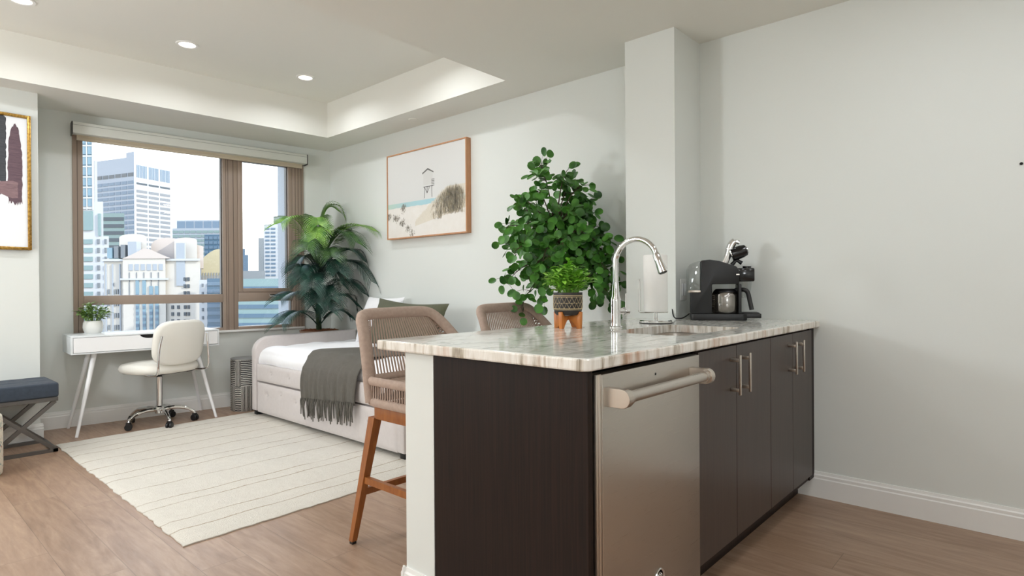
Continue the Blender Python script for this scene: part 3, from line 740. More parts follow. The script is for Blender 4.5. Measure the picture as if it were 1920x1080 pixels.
# backrest: curved pad, tilted back
b = super_pad(.225, .180, .026, .1, 0, dome=.35); TM = Matrix.Translation((0, -.262, .672)) @ Matrix.Rotation(math.radians(90+9), 4, 'X')
v2 = []
for v in b.v:
    p = Vector(v); p.z += -.7*p.x*p.x; v2.append(TM @ p)
b.v = [tuple(p) for p in v2]; build('backrest', b, M['leather'], t, 60, weld=.0005)
for sx in (-1, 1):
    fr = MB().tube(smoothpath([(sx*.205, .05, .432), (sx*.215, -.10, .430), (sx*.222, -.235, .433), (sx*.225, -.282, .46), (sx*.225, -.287, .53), (sx*.220, -.288, .60), (sx*.212, -.292, .67), (sx*.200, -.300, .735)], 5), .0085, 10); build('back_frame', fr, M['chrome'], t)
build('lift_lever', MB().tube([(.03, -.03, .422), (.15, -.06, .415), (.205, -.075, .405)], [.005, .004, .005], 8), M['black'], t)

# ------------------------------------------------------------------ bench with crossed legs
t = thing('bench', 'navy tufted bench with dark crossed metal legs under the gold-framed picture', 'bench', (.935, 4.98, 0))
# local x runs to the left of the picture as negative
def tuft(u, v):
    x = -1.10+u*1.10; y = v*.415; e = min(u*1.10, (1-u)*1.10, v*.415, (1-v)*.415)
    z = .465+.012*(1-math.exp(-e/.03)); 
    for cx in (-.16, -.36, -.56, -.76, -.96):
        for cy in (.14, .28): z -= .020*math.exp(-((x-cx)**2+(y-cy)**2)/.0008)+.006*math.exp(-((x-cx)**2)/.0003)+.002*math.exp(-((y-cy)**2)/.0003)
    return (x, y, z)
b = MB().box(-1.10, 0, 0, .415, .372, .470, .014, seg=3); b.grid(lambda u, v: tuft(.012+.976*u, .03+.94*v), 110, 40); build('cushion', b, M['navy'], t, 60)
for cx in (-.16, -.36, -.56, -.76, -.96):
    for cy in (.14, .28): build('tufting_button', MB().lathe([(0, .466), (.006, .465), (.009, .461), (.009, .457)], 12, (cx, cy, 0)), M['navy'], t)
build('seat_rail', MB().box(-1.095, -.004, .004, .411, .345, .372, .002), M['gunmetal'], t)
for x0, sg in ((-.006, -1), (-1.094, 1)):
    m = MB()
    for y in (.012, .375):
        def bar(xa, za, xb, zb, dy=0):
            p, q = Vector((xa, y+dy, za)), Vector((xb, y+dy, zb)); d = (q-p).normalized(); n_ = Vector((-d.z, 0, d.x))*.012
            m.add([p-n_, p+n_, q+n_, q-n_, p-n_+Vector((0, .026, 0)), p+n_+Vector((0, .026, 0)), q+n_+Vector((0, .026, 0)), q-n_+Vector((0, .026, 0))], [(0, 1, 2, 3), (7, 6, 5, 4), (0, 4, 5, 1), (1, 5, 6, 2), (2, 6, 7, 3), (3, 7, 4, 0)])
        bar(x0+sg*.012, .345, x0+sg*.375, .013); bar(x0+sg*.012, .013, x0+sg*.375, .345, .0022)
        m.box(*sorted((x0, x0+sg*.40)), y, y+.026, 0, .022)
    m.box(*sorted((x0, x0+sg*.026)), .012, .40, 0, .022)
    build('leg', m, M['gunmetal'], t, 0)

n = N('floral_bohemian_fabric'); n.bsdf(rough=.95); v = n.coord()
a1 = n.noise(v, 22, 4, .65, 1.5); a2 = n.noise(n.coord(loc=(3, 1, 2)), 26, 3, .6, 1)
c = n.ramp(a1, [(.30, '#5c7f92'), (.40, '#b9c0b4'), (.46, '#e4dccb'), (.58, '#e8e0d0'), (.66, '#8fa0a0'), (.75, '#3e5f78')])
c = n.mix(n.ramp(a2, [(.58, 0.0), (.66, .85)]), c, lin('#b0705a')); n.base(c); n.bump(a1, .3, .003)
pf = MB().lathe([(0, 0), (.155, 0), (.168, .012), (.172, .05), (.172, .32), (.168, .352), (.155, .366), (0, .370)], 48)
tag(build('pouf', pf, n.m, loc=(.428, 4.66, 0)), 'multicoloured patterned round pouf cut off by the left picture edge', 'pouf')

# ------------------------------------------------------------------ side stool: black with white lines
n = N('black_with_white_hatching'); n.bsdf(rough=.7); v = n.coord()
sp_ = n.n('ShaderNodeSeparateXYZ'); n.l(v, sp_.inputs[0])
ang = n.math('ARCTAN2', sp_.outputs[1], sp_.outputs[0]); ua = n.math('MULTIPLY', ang, .16)
blk = n.math('ADD', n.math('FLOOR', n.math('MULTIPLY', ua, 7.0)), n.math('FLOOR', n.math('MULTIPLY', sp_.outputs[2], 4.45)))
odd = n.math('ABSOLUTE', n.math('MODULO', blk, 2))
nz = n.math('MULTIPLY', n.math('SUBTRACT', n.noise(v, 18, 3), .5), .012)
hz = n.math('FRACT', n.math('MULTIPLY', n.math('ADD', sp_.outputs[2], nz), 62)); vt = n.math('FRACT', n.math('MULTIPLY', n.math('ADD', ua, nz), 70))
ln = n.mix(odd, n.math('LESS_THAN', hz, .36), n.math('LESS_THAN', vt, .36)); n.base(n.mix(ln, lin('#211f20'), lin('#d6d2cb'))); M['hatch'] = n.m
t = thing('side_table', 'round black drum table with white line pattern behind the daybed corner', 'side table', (2.385, 5.415, 0), .4)
build('body', MB().lathe([(0, 0), (.118, 0), (.122, .006), (.122, .448), (.118, .456), (0, .456)], 48), M['hatch'], t)
build('table_top', MB().lathe([(0, .456), (.118, .456), (.121, .459), (.121, .468), (.118, .471), (0, .471)], 48), plain('grey_top', '#8f8f8d', .6), t)

# ------------------------------------------------------------------ daybed
t = thing('daybed', 'grey upholstered daybed with a trundle along the right wall', 'daybed', (0, 0, 0))
BX, BX1, BY0, BY1 = 2.30, 3.30, 2.985, 5.10
def armpanel(y0, y1):
    pr = [(BX, .05), (BX1, .05), (BX1, .70)]+[(BX+.15-.15*math.sin(a), .555+.125*math.cos(a)) for a in [PI/2*k/10 for k in range(11)]]
    pr[2] = (BX1, .69); return MB().prism(pr, y0, y1, 'x' if False else 'y', .012)
build('arm', armpanel(BY1-.075, BY1), M['linen'], t, 50)
build('arm', armpanel(BY0, BY0+.075), M['linen'], t, 50)
def tufted(y0, y1, z0, z1, x, btn, seams, depth=.012):
    mb = MB(); ny, nz = 120, 18
    def f(u, v):
        y = y0+u*(y1-y0); z = z0+v*(z1-z0); e = min(u*(y1-y0), (1-u)*(y1-y0), v*(z1-z0), (1-v)*(z1-z0))
        xx = x-.010*(1-math.exp(-e/.012))
        for (by, bz) in btn: xx += depth*math.exp(-((y-by)**2+(z-bz)**2)/.0008)
        if seams:
            for sy in seams: xx += .0035*math.exp(-((y-sy)**2)/.00006)
        return (xx, y, z)
    mb.grid(f, ny, nz); mb.box(x-.001, x+.04, y0, y1, z0, z1); return mb
b1 = [(3.26+.30*k, .385) for k in range(7)]; b2 = [(3.16+.24*k+(.0), .205 if k % 2 else .235) for k in range(8)]
build('front_rail', tufted(BY0+.08, BY1-.08, .312, .452, BX+.012, b1, None), M['linen'], t, 60)
s2_ = [3.22+.24*k for k in range(8)]
tr = build('trundle_front', tufted(BY0+.085, BY1-.085, .045, .297, BX+.014, b2, s2_), M['linen'], t, 60)
for by, bz in b1: bb = MB().lathe([(0, .007), (.006, .006), (.009, .002), (.009, 0)], 12, (BX+.012, by, bz), Matrix.Rotation(-PI/2, 3, 'Y')); build('tufting_button', bb, M['linen'], t)
for by, bz in b2: bb = MB().lathe([(0, .007), (.006, .006), (.009, .002), (.009, 0)], 12, (BX+.014, by, bz), Matrix.Rotation(-PI/2, 3, 'Y')); build('tufting_button', bb, M['linen'], tr)
build('platform', MB().box(BX+.05, BX1-.01, BY0+.07, BY1-.07, .30, .44), M['linen'], t)
build('trundle_box', MB().box(BX+.06, BX1-.05, BY0+.09, BY1-.09, .05, .29), M['darkgap'], t, 0)
for x, y in ((BX+.045, BY1-.038), (BX+.045, BY0+.038), (BX1-.045, BY1-.038), (BX1-.045, BY0+.038)):
    build('foot', MB().prism(rrect(x-.03, x+.03, y-.025, y+.025, .006, 2), .0145 if x < 2.6 and y < 5.19 else 0.0005, .052), M['black'], t)
# mattress under a white duvet
mb = MB(); my0, my1, mx0, mx1 = BY0+.08, BY1-.08, BX+.035, BX1-.015
def duv(u, v):
    y = my0+u*(my1-my0); s = v*1.28                                  # path: front drop then across the top
    ey = min(u, 1-u)*(my1-my0); ry = 1-math.exp(-ey/.035)
    if v < .16: q = v/.16; x = mx0-.012*math.sin(q*PI)+.006*math.sin(y*9+1)*(1-q); z = .455+q*.09
    elif v < .30: a = (v-.16)/.14*PI/2; x = mx0+.07*(1-math.cos(a)); z = .545+.055*math.sin(a)
    else: q = (v-.30)/.70; x = mx0+.07+q*(mx1-mx0-.07); z = .600
    w = .004*math.sin(x*13+y*7)+.003*math.sin(y*21-x*5)+.003*math.sin(x*31+y*3)
    return (x, y, z-.03*(1-ry)+w*(1 if v > .16 else .5))
mb.grid(duv, 90, 60); mb.box(mx0+.012, mx1, my0+.004, my1-.004, .441, .56, .01)
tag(build('duvet', mb, M['duvet'], smooth=70), 'white bedding over the daybed mattress', 'bedding')

def cushion(W, Hh, D, nu=30, p=2.2, sag=0, seed=0):
    mb = MB(); r = random.Random(seed); ph = [r.uniform(0, 6) for _ in range(4)]
    def side(sg):
        def f(u, v):
            a, b_ = 2*u-1, 2*v-1; k = (1-abs(a)**p)*(1-abs(b_)**p); pin = 1-.07*(1-abs(b_)**2)*abs(a)**3
            x = a*W*pin; y = b_*Hh*(1-.07*(1-a*a)*abs(b_)**3) - (sag*(1-a*a)**2*max(0, b_) if sag else 0)
            w = .006*math.sin(a*7+ph[0])*math.sin(b_*5+ph[1])*(1 if sg > 0 else .6)
            return (x, y, sg*D*max(0, k)**.5+w*k)
        return f
    mb.grid(side(1), nu, nu); mb.grid(side(-1), nu, nu); return mb
def place(mb, M4): mb.v = [tuple(M4 @ Vector(v)) for v in mb.v]; return mb
def lean(cx, cy, cz, tilt, yaw=0, roll=0):
    """pillow plane facing -X, top leaning to +X by tilt degrees"""
    B = Matrix(((0, 0, -1, 0), (-1, 0, 0, 0), (0, 1, 0, 0), (0, 0, 0, 1)))       # local x->-Y, y->Z, z->-X
    return Matrix.Translation((cx, cy, cz)) @ Matrix.Rotation(math.radians(yaw), 4, 'Z') @ Matrix.Rotation(math.radians(tilt), 4, 'Y') @ B @ Matrix.Rotation(math.radians(roll), 4, 'Z')
tag(build('pillow', place(cushion(.27, .225, .085, seed=1), lean(3.17, 4.46, .80, 20)), M['duvet'], smooth=80, weld=.0005), 'white bed pillow leaning on the wall beside the palm', 'pillow')
tag(build('cushion', place(cushion(.455, .20, .075, sag=.014, seed=3), lean(2.97, 3.83, .80, 20, 0, -2.2)), M['green'], smooth=80, weld=.0005), 'olive green knitted lumbar cushion standing on the daybed', 'cushion')

# throw over the front edge
t = thing('throw_blanket', 'olive brown fringed throw draped over the front edge of the daybed', 'throw', (0, 0, 0))
y0b, y1b = 3.47, 4.19
def thr(u, v):
    sk = (u-.5); hang = .255+.045*(1-u) if False else .30-.05*u; 
    P = [(2.85, .618), (2.66, .618), (2.43, .617), (2.365, .607), (2.325, .572), (2.284, .50), (2.273, .44), (2.268, .36), (2.272, hang)]
    Q = v*(len(P)-1); i = min(int(Q), len(P)-2); f_ = Q-i; x = P[i][0]+(P[i+1][0]-P[i][0])*f_; z = P[i][1]+(P[i+1][1]-P[i][1])*f_
    y = y0b+u*(y1b-y0b); top = max(0, (x-2.36)/.7); y += -.30*top*top*(0.3+u*.9)-.02*max(0, .6-z)*(u-.5)
    if z < .56: amp = .011*min(1, (.56-z)/.15); x -= amp*(.5+.5*math.sin(u*34+math.sin(z*9)))+.004*math.sin(u*71)*min(1, (.56-z)/.2)
    else: z += .006*math.sin(u*18+x*9)+.004
    return (x, y, z)
mb = MB().grid(thr, 110, 64); cl = build('cloth', mb, M['throw'], t, 80)
so = cl.modifiers.new('thickness', 'SOLIDIFY'); so.thickness = .006; so.offset = 1
fg = MB(); rf = random.Random(4)
for k in range(46):
    u = (k+.5)/46; p = Vector(thr(u, 1)); L = rf.uniform(.10, .145); dx = rf.uniform(-.012, .004); dy = rf.uniform(-.02, .02)
    fg.tube([p+Vector((-.003, 0, .02)), p+Vector((-.008, 0, 0)), p+Vector((dx-.006, dy*.4, -L*.4)), p+Vector((dx*.5-.006, dy, -L))], [.004, .0062, .0055, .004], 6)
build('fringe', fg, M['throw'], cl)

# ------------------------------------------------------------------ palm
PX, PY = 3.06, 5.30
t = thing('potted_palm', 'tall palm in the corner between the window and the daybed', 'plant', (PX, PY, 0))
build('pot', MB().lathe([(0, .001), (.12, .001), (.15, .03), (.18, .67), (.185, .685), (.172, .685), (.168, .66), (0, .66)], 40), plain('taupe_planter', '#9b7a63', .7), t)
sm = MB(); rs = random.Random(8); sm.lathe([(0, .685), (.10, .683), (.17, .672)], 28)
for k in range(260):
    a = rs.uniform(0, 2*PI); r = .165*math.sqrt(rs.random()); p = Vector((r*math.cos(a), r*math.sin(a), .685)); d = Vector((rs.uniform(-1, 1), rs.uniform(-1, 1), rs.uniform(-.1, .4))).normalized()*.014; sm.tube([p-d, p+d], .0028, 5)
build('mulch', sm, M['coir'], t)
tk = MB(); tk.tube(smoothpath([(.0, .0, .67), (-.01, .0, .95), (.01, .01, 1.2), (.0, .0, 1.42)], 6), [.026]*6+[.018]*6+[.013]*7, 12); build('trunk', tk, M['palm_trunk'], t)
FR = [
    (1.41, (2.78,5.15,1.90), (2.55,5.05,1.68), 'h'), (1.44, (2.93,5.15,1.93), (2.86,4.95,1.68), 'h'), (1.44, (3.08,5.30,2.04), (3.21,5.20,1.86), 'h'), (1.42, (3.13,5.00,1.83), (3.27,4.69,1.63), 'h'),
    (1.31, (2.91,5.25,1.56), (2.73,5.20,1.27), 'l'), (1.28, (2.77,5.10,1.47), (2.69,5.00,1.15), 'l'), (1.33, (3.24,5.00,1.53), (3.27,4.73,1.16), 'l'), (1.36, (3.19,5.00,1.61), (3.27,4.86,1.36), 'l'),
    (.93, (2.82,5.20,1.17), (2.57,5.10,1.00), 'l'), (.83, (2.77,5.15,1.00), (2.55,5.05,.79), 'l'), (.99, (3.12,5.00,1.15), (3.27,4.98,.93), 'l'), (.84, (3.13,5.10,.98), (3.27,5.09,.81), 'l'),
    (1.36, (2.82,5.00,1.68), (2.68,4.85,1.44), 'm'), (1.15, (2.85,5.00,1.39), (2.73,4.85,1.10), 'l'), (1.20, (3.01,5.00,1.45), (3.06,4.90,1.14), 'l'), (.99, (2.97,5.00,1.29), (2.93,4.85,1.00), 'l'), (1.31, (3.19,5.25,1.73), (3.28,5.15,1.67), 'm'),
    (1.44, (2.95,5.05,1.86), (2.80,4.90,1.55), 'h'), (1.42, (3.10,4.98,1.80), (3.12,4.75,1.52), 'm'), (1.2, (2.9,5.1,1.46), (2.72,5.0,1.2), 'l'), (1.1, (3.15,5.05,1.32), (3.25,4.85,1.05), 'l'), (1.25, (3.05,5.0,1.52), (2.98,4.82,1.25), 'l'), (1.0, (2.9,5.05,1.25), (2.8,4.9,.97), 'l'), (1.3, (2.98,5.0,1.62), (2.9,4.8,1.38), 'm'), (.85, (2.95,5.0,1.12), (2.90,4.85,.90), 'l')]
rp = random.Random(12)
for z, c, tip, mk in FR:
    O = Vector((PX, PY, 0)); pts = bez(Vector((0, 0, z-.12)), Vector(c)-O, Vector(tip)-O, 26); mb = MB()
    mb.tube(pts, [.006*(1-.8*i/26)+.001 for i in range(27)], 6); n_ = 26
    tot = sum((pts[i+1]-pts[i]).length for i in range(26))
    for i in range(4, 27):
        for half in (0, .5):
            tt = (i+half)/26
            if tt > 1: continue
            i0 = min(int(tt*26), 25); p = pts[i0]+(pts[i0+1]-pts[i0])*(tt*26-i0); T_ = (pts[i0+1]-pts[i0]).normalized()
            side = T_.cross(Vector((0, 0, 1))); side = side.normalized() if side.length > .05 else Vector((.7, -.7, 0))
            upv = side.cross(T_).normalized(); L = tot*.30*(.45+.75*math.sin(PI*min(1, (tt-.1)*1.0))**.8)*rp.uniform(.9, 1.06)
            L = min(L, .185)
            for sg in (-1, 1):
                d = (side*sg*.80+T_*(.55+.3*tt)+upv*.18).normalized(); w = .0056
                q = []; 
                for k, (f_, dr) in enumerate(((0, 0), (.35, .0), (.7, -.10), (1, -.30))):
                    cpt = p+d*L*f_+Vector((0, 0, dr*L)); ww = (.55, 1, .8, .08)[k]*w; q += [cpt-T_*ww+upv*.002, cpt+T_*ww]
                for v_ in q:
                    if v_.x > .268: v_.x = .268
                mb.add(q, [(0, 1, 3, 2), (2, 3, 5, 4), (4, 5, 7, 6)])
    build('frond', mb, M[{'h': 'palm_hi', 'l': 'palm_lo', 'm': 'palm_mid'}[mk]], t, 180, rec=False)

# ------------------------------------------------------------------ round-leaf plant
FX, FY = 2.93, 2.28
t = thing('round_leaf_plant', 'big round-leaf plant behind the countertop, in front of the art wall', 'plant', (FX, FY, 0))
build('pot', MB().lathe([(0, .001), (.11, .001), (.125, .02), (.15, .30), (.152, .32), (.140, .32), (.135, .29), (0, .29)], 36), plain('woven_pot', '#a58c72', .85), t)
build('soil', MB().lathe([(0, .30), (.136, .295)], 24), M['soil'], t)
rf = random.Random(21); st = MB(); lf = MB()
trunk = smoothpath([(0, 0, .29), (.03, .01, .7), (.05, .0, 1.05), (.0, -.01, 1.28), (.01, 0, 1.44)], 6); st.tube(trunk, [.014]*10+[.011]*8+[.007]*7, 8)
def round_leaf(p, d, L):
    d = d.normalized(); nrm = Vector((rf.uniform(-1.1, .1), rf.uniform(-1.0, .2), rf.uniform(-.2, .8))).normalized()
    nrm = (nrm-d*nrm.dot(d)); nrm = nrm.normalized() if nrm.length > 1e-3 else d.orthogonal().normalized(); s = d.cross(nrm); c = p+d*(L*.62); vs = [c+nrm*(-.10*L)]; K = 12
    for k in range(K):
        a = 2*PI*k/K; vs.append(c+d*(math.cos(a)*L*.53)+s*(math.sin(a)*L*.50)+nrm*(.07*L*abs(math.sin(a))))
    lf.add(vs, [(0, 1+k, 1+(k+1) % K) for k in range(K)]); lf.tube([p, p+d*L*.12], .0008, 4, cap=False)
BR = []
# (start height, end point) of the main boughs, then side twigs off them
ends = [(1.5, (-.10, .03, 1.85)), (1.5, (-.15, -.03, 1.78)), (1.5, (.09, -.02, 1.81)), (1.5, (.20, .02, 1.76)), (1.5, (.14, -.10, 1.72)), (1.42, (.28, -.05, 1.62)), (1.4, (-.22, -.05, 1.66)), (1.4, (-.33, -.02, 1.60)), (1.35, (-.40, .02, 1.45)), (1.35, (.30, -.10, 1.46)),
        (1.3, (-.42, -.05, 1.30)), (1.3, (.30, -.22, 1.30)), (1.3, (.32, -.02, 1.28)), (1.25, (-.36, -.10, 1.14)), (1.25, (-.26, -.12, 1.06)), (1.25, (.22, -.20, 1.10)), (1.2, (.28, -.12, 1.04)), (1.2, (-.14, -.22, 1.12)),
        (1.2, (-.42, .02, 1.12)), (1.2, (.26, -.30, 1.10)), (1.15, (.24, -.30, .98)), (1.15, (-.34, -.02, .98)), (1.3, (.33, -.12, 1.40)), (1.3, (-.30, -.15, 1.24)), (1.3, (.12, -.30, 1.20)), (1.25, (.02, -.28, 1.10)), (1.35, (-.05, -.25, 1.42)), (1.35, (.10, -.28, 1.36)), (1.3, (-.20, -.22, 1.34)), (1.35, (.0, .16, 1.5)), (1.3, (-.2, .22, 1.35)), (1.3, (.15, .2, 1.3)), (1.4, (-.02, -.14, 1.54)), (1.4, (.14, -.16, 1.56)), (1.4, (-.18, .08, 1.56)), (1.4, (.30, -.02, 1.66)), (1.45, (.2, .08, 1.56))]
def onwall(q): return Vector((min(q.x, XR-.06-FX), q.y, q.z))
for z, e in ends:
    e = Vector(e); b = min(trunk, key=lambda p: abs(p.z-z)); lat = Vector((e.x, e.y, 0)); mid = b+lat*.55+Vector((0, 0, max(.05, (e.z-b.z)*.75)+.05))
    pts = bez(b, mid, e, 14); st.tube(pts, [.0048*(1-.75*i/14)+.0006 for i in range(15)], 5)
    for k in range(9 if e.z > 1.7 else 4, 15):
        p = pts[k]; T_ = (pts[k]-pts[k-1]).normalized()
        for j in range(2):
            o_ = Vector((rf.uniform(-1, 1), rf.uniform(-1, 1), rf.uniform(-.8, .7))).normalized(); tw = p+(o_*.9+T_*.4).normalized()*rf.uniform(.03, .085); tw = onwall(tw)
            st.tube([p, (p+tw)/2+Vector((0, 0, .008)), tw], [.0013, .001, .0008], 4, cap=False)
            round_leaf(tw, (tw-p)+Vector((0, 0, -.03)), rf.uniform(.044, .060))
            if rf.random() < .75: round_leaf((p+tw)/2, o_.cross(T_)+Vector((0, 0, -.2)), rf.uniform(.038, .054))
lf.v = [(min(v[0], XR-.02-FX), v[1], v[2]) for v in lf.v]
build('branches', st, M['twig'], t); build('leaves', lf, M['ficus'], t, 180, rec=False)

# ------------------------------------------------------------------ pictures
t = thing('beach_picture', 'oak framed beach picture with a white lifeguard hut on the art wall', 'picture', (XR-.001, 4.495, 1.532), -PI/2)
# local: x to the right (-Y), y out of the wall is -y, z up
PW, PH, PD = 1.055, .765, .052
f = MB(); fw = .011
for a in ((0, fw, 0, PH), (PW-fw, PW, 0, PH), (fw, PW-fw, 0, fw), (fw, PW-fw, PH-fw, PH)): f.box(a[0], a[1], -PD, 0, a[2], a[3], .001)
build('frame', f, M['oakframe'], t, 0)
n = N('beach_print'); n.bsdf(rough=.6); c = n.n('ShaderNodeTexCoord'); se = n.n('ShaderNodeSeparateXYZ'); n.l(c.outputs['Object'], se.inputs[0])
X_, Z_ = se.outputs[0], se.outputs[2]; nz = n.noise(c.outputs['Object'], 12, 5, .6); nf = n.noise(c.outputs['Object'], 70, 4, .7)
sky = n.ramp(n.math('MULTIPLY', Z_, 1/PH), [(.4, '#d6d6d4'), (1, '#dcdbd9')])
sea = n.ramp(n.math('MULTIPLY', X_, 1/PW), [(0, '#b9cfc0'), (.25, '#a9c9cd'), (.5, '#a7cdd6')])
sand = n.mix(nz, lin('#e9e6e2'), lin('#dcd6cd')); dune = n.mix(nf, lin('#c9bfab'), lin('#e4dccd'))
col = n.mix(n.math('LESS_THAN', Z_, .318), sky, sea); col = n.mix(n.math('LESS_THAN', n.math('ADD', Z_, n.math('MULTIPLY', nz, .02)), .287), col, sand)
h2 = n.math('ADD', n.math('MULTIPLY', n.math('SUBTRACT', X_, .34), .62), n.math('MULTIPLY', n.math('SUBTRACT', nf, .5), .10))
inr = n.math('MULTIPLY', n.math('GREATER_THAN', X_, .40), n.math('LESS_THAN', Z_, n.math('MINIMUM', n.math('ADD', h2, .11), .40)))
inr = n.math('MULTIPLY', inr, n.math('GREATER_THAN', n.math('SUBTRACT', Z_, n.math('MULTIPLY', n.math('SUBTRACT', X_, .35), .17)), .09))
col = n.mix(n.math('MULTIPLY', inr, .8), col, dune); n.base(col)
pr_ = build('print', MB().box(fw, PW-fw, -.046, -.030, fw, PH-fw), n.m, t, 0)
def flat(name, mb, m): return build(name, mb, m, pr_, 0)
def poly(mb, pts, y=-.0465): mb.add([(x, y, z) for x, z in pts], [tuple(range(len(pts)))])
hut = MB(); poly(hut, [(.515, .44), (.635, .44), (.635, .545), (.575, .565), (.515, .545)]); flat('hut', hut, plain('hut_white', '#d3d2cf', .7))
d = MB(); poly(d, [(.502, .535), (.575, .567), (.650, .535), (.650, .545), (.575, .582), (.502, .548)], -.047)
for k in range(5): poly(d, [(.622, .425+k*.013), (.660, .425+k*.013), (.660, .430+k*.013), (.622, .430+k*.013)], -.0472)
for a, b2 in (((.515, .425), (.645, .425)), ((.53, .425), (.565, .37)), ((.60, .425), (.565, .37)), ((.565, .37), (.566, .425)), ((.53, .425), (.528, .33)), ((.625, .425), (.628, .33))):
    a, b2 = Vector((a[0], -.047, a[1])), Vector((b2[0], -.047, b2[1])); w_ = (b2-a).normalized().cross(Vector((0, 1, 0)))*.0028; d.add([a-w_, a+w_, b2+w_, b2-w_], [(0, 1, 2, 3)])
flat('hut_timber', d, plain('hut_timber_grey', '#6f6d6a', .8))  # roof line, slats and struts of the printed hut in one grey
rg = random.Random(31); gcol = [plain('grass_ochre', '#a39477', .8), plain('grass_straw', '#b5a88c', .8), plain('grass_grey', '#8d8679', .8)]; gb = [MB(), MB(), MB()]
for k in range(1500):
    x = rg.triangular(.60, 1.043, .92); base_ = rg.uniform(.165, .36)-.03*(x < .75); h_ = rg.uniform(.03, .09)*(1 if x > .7 else .6); lx = rg.uniform(-.02, .02); topz = base_+h_
    if topz > .20+.225*math.sin(PI*min(1, max(0, (x-.56)/.66)))**.9: continue
    yq = -.0468-.0002*(k % 3); gb[k % 3].add([(x-.0016, yq, base_), (x+.0016, yq, base_), (min(x+lx, PW-fw-.002), yq, topz)], [(0, 1, 2)])
for q in range(3): flat('grass_pattern', gb[q], gcol[q])
for cx, cz, n_, wv in ((.235, .265, 60, .035), (.03, .20, 40, .03), (.13, .18, 60, .05), (.22, .135, 60, .045), (.30, .075, 40, .04), (.36, .03, 25, .03)):
    gg = MB()
    for k in range(n_):
        x = min(max(cx+rg.gauss(0, wv*.5), fw+.004), PW); z = max(cz+rg.gauss(0, .016), fw+.003); gg.add([(x-.003, -.0468, z), (x+.003, -.0468, z), (x+rg.uniform(-.008, .012), -.0468, z+rg.uniform(.008, .024))], [(0, 1, 2)])
    flat('grass_pattern', gg, gcol[2])

t = thing('abstract_picture', 'gold framed abstract picture with dark and burgundy brush strokes', 'picture', (.861, 5.409, 1.380), 0)
AW, AH = .78, .955; f = MB(); fw = .022
for a in ((-AW, -AW+fw, 0, AH), (-fw, 0, 0, AH), (-AW+fw, -fw, 0, fw), (-AW+fw, -fw, AH-fw, AH)): f.box(a[0], a[1], -.034, 0, a[2], a[3], .005)
build('frame', f, M['gilt'], t)
cv = build('canvas', MB().box(-AW+fw, -fw, -.022, -.006, fw, AH-fw), plain('canvas_white', '#eceef1', .8), t, 0)
def stroke(name, xa, xb, za, zb, m, seed, taper=0, y=-.0226, ragtop=.02, ragbot=.03):
    r_ = random.Random(seed); K = 26; nx = 18
    Lx = [xa+taper*max(0, (k/K-.55))**1.6+r_.uniform(-.004, .004) for k in range(K+1)]; Rx = [xb-taper*max(0, (k/K-.55))**1.6+r_.uniform(-.003, .003) for k in range(K+1)]
    bo = [r_.uniform(-ragbot, ragbot*.3) for _ in range(nx+1)]; to = [r_.uniform(-ragtop*.3, ragtop)-taper*abs(2*q/nx-1)**2 for q in range(nx+1)]
    def f(u, v):
        k = int(round(v*K)); q = int(round(u*nx)); z = za+(zb-za)*v
        if k == 0: z += bo[q]
        if k == K: z += to[q]*(.5 if taper else 1)
        return (Lx[k]+(Rx[k]-Lx[k])*u, y, z)
    return build(name, MB().grid(f, nx, K), m, cv, 0)
def paint(name, a, b): 
    n = N(name); n.bsdf(rough=.65); n.base(n.ramp(n.noise(n.coord((3, 3, 25)), 6, 5, .7, .5), [(.3, a), (.7, b)])); return n.m
stroke('brush_stroke', -.60, -.137, .50, .925, paint('charcoal_paint', '#33343a', '#4b4d52'), 1)
stroke('brush_stroke', -.128, -.050, .335, .885, paint('burgundy_paint', '#54404a', '#6f5860'), 2, taper=.09, y=-.0228, ragtop=.008)
stroke('brush_stroke', -.60, -.075, .385, .475, paint('mauve_paint', '#6d5459', '#957a7d'), 3, y=-.0230)
# ------------------------------------------------------------------ light levels
SKY = 3.0; SUN = 6.0; TRAY = 4.6; KIT = 5.0; EXPO = 0.17
KITPOS = ((-.6, -1.4), (.9, -1.4), (2.4, -.9), (-.4, .2), (.9, .0), (2.3, .3), (-1.8, 2.0))
FILL_POINTS = ((-1.6, 3.5, 1.65, 125), (-.9, -1.3, 1.75, 42))
# ------------------------------------------------------------------ city outside
def cm(name, h, rough=.7, **k):
    m = plain(name, h, rough, **k); c = lin(h); m.node_tree.nodes['Principled BSDF'].inputs['Base Color'].default_value = (c[0]*.48, c[1]*.48, c[2]*.48, 1); return m
CM = dict(balcony_shade=cm('shaded_balcony', '#90969d'), white=cm('pale_concrete', '#e9ecef'), cream=cm('cream_stone', '#f1ebe1'), stone=cm('grey_stone', '#c3ccd6'), tower=cm('tower_panel', '#d3d9e1'), slate=cm('slate_glass', '#7893ab', .3), blue=cm('blue_glass', '#8fb3c6', .25),
          teal=cm('teal_glass', '#93b2b5', .25), dark=cm('dark_glass', '#4d5a66', .3), green=cm('green_glass', '#8ea9a8', .3), gold=cm('golden_roof', '#e9dcb6'), midgrey=cm('mid_grey', '#8f979e'), navy=cm('navy_glass', '#5b7d98', .25), pink=cm('rose_stone', '#efe2d9'), concrete=cm('roof_concrete', '#aab0b3'))  # the even mid grey is for small windows and narrow bays
GZ = -78
def pbox(poly, z0, z1): return MB().prism(poly, z0, z1)
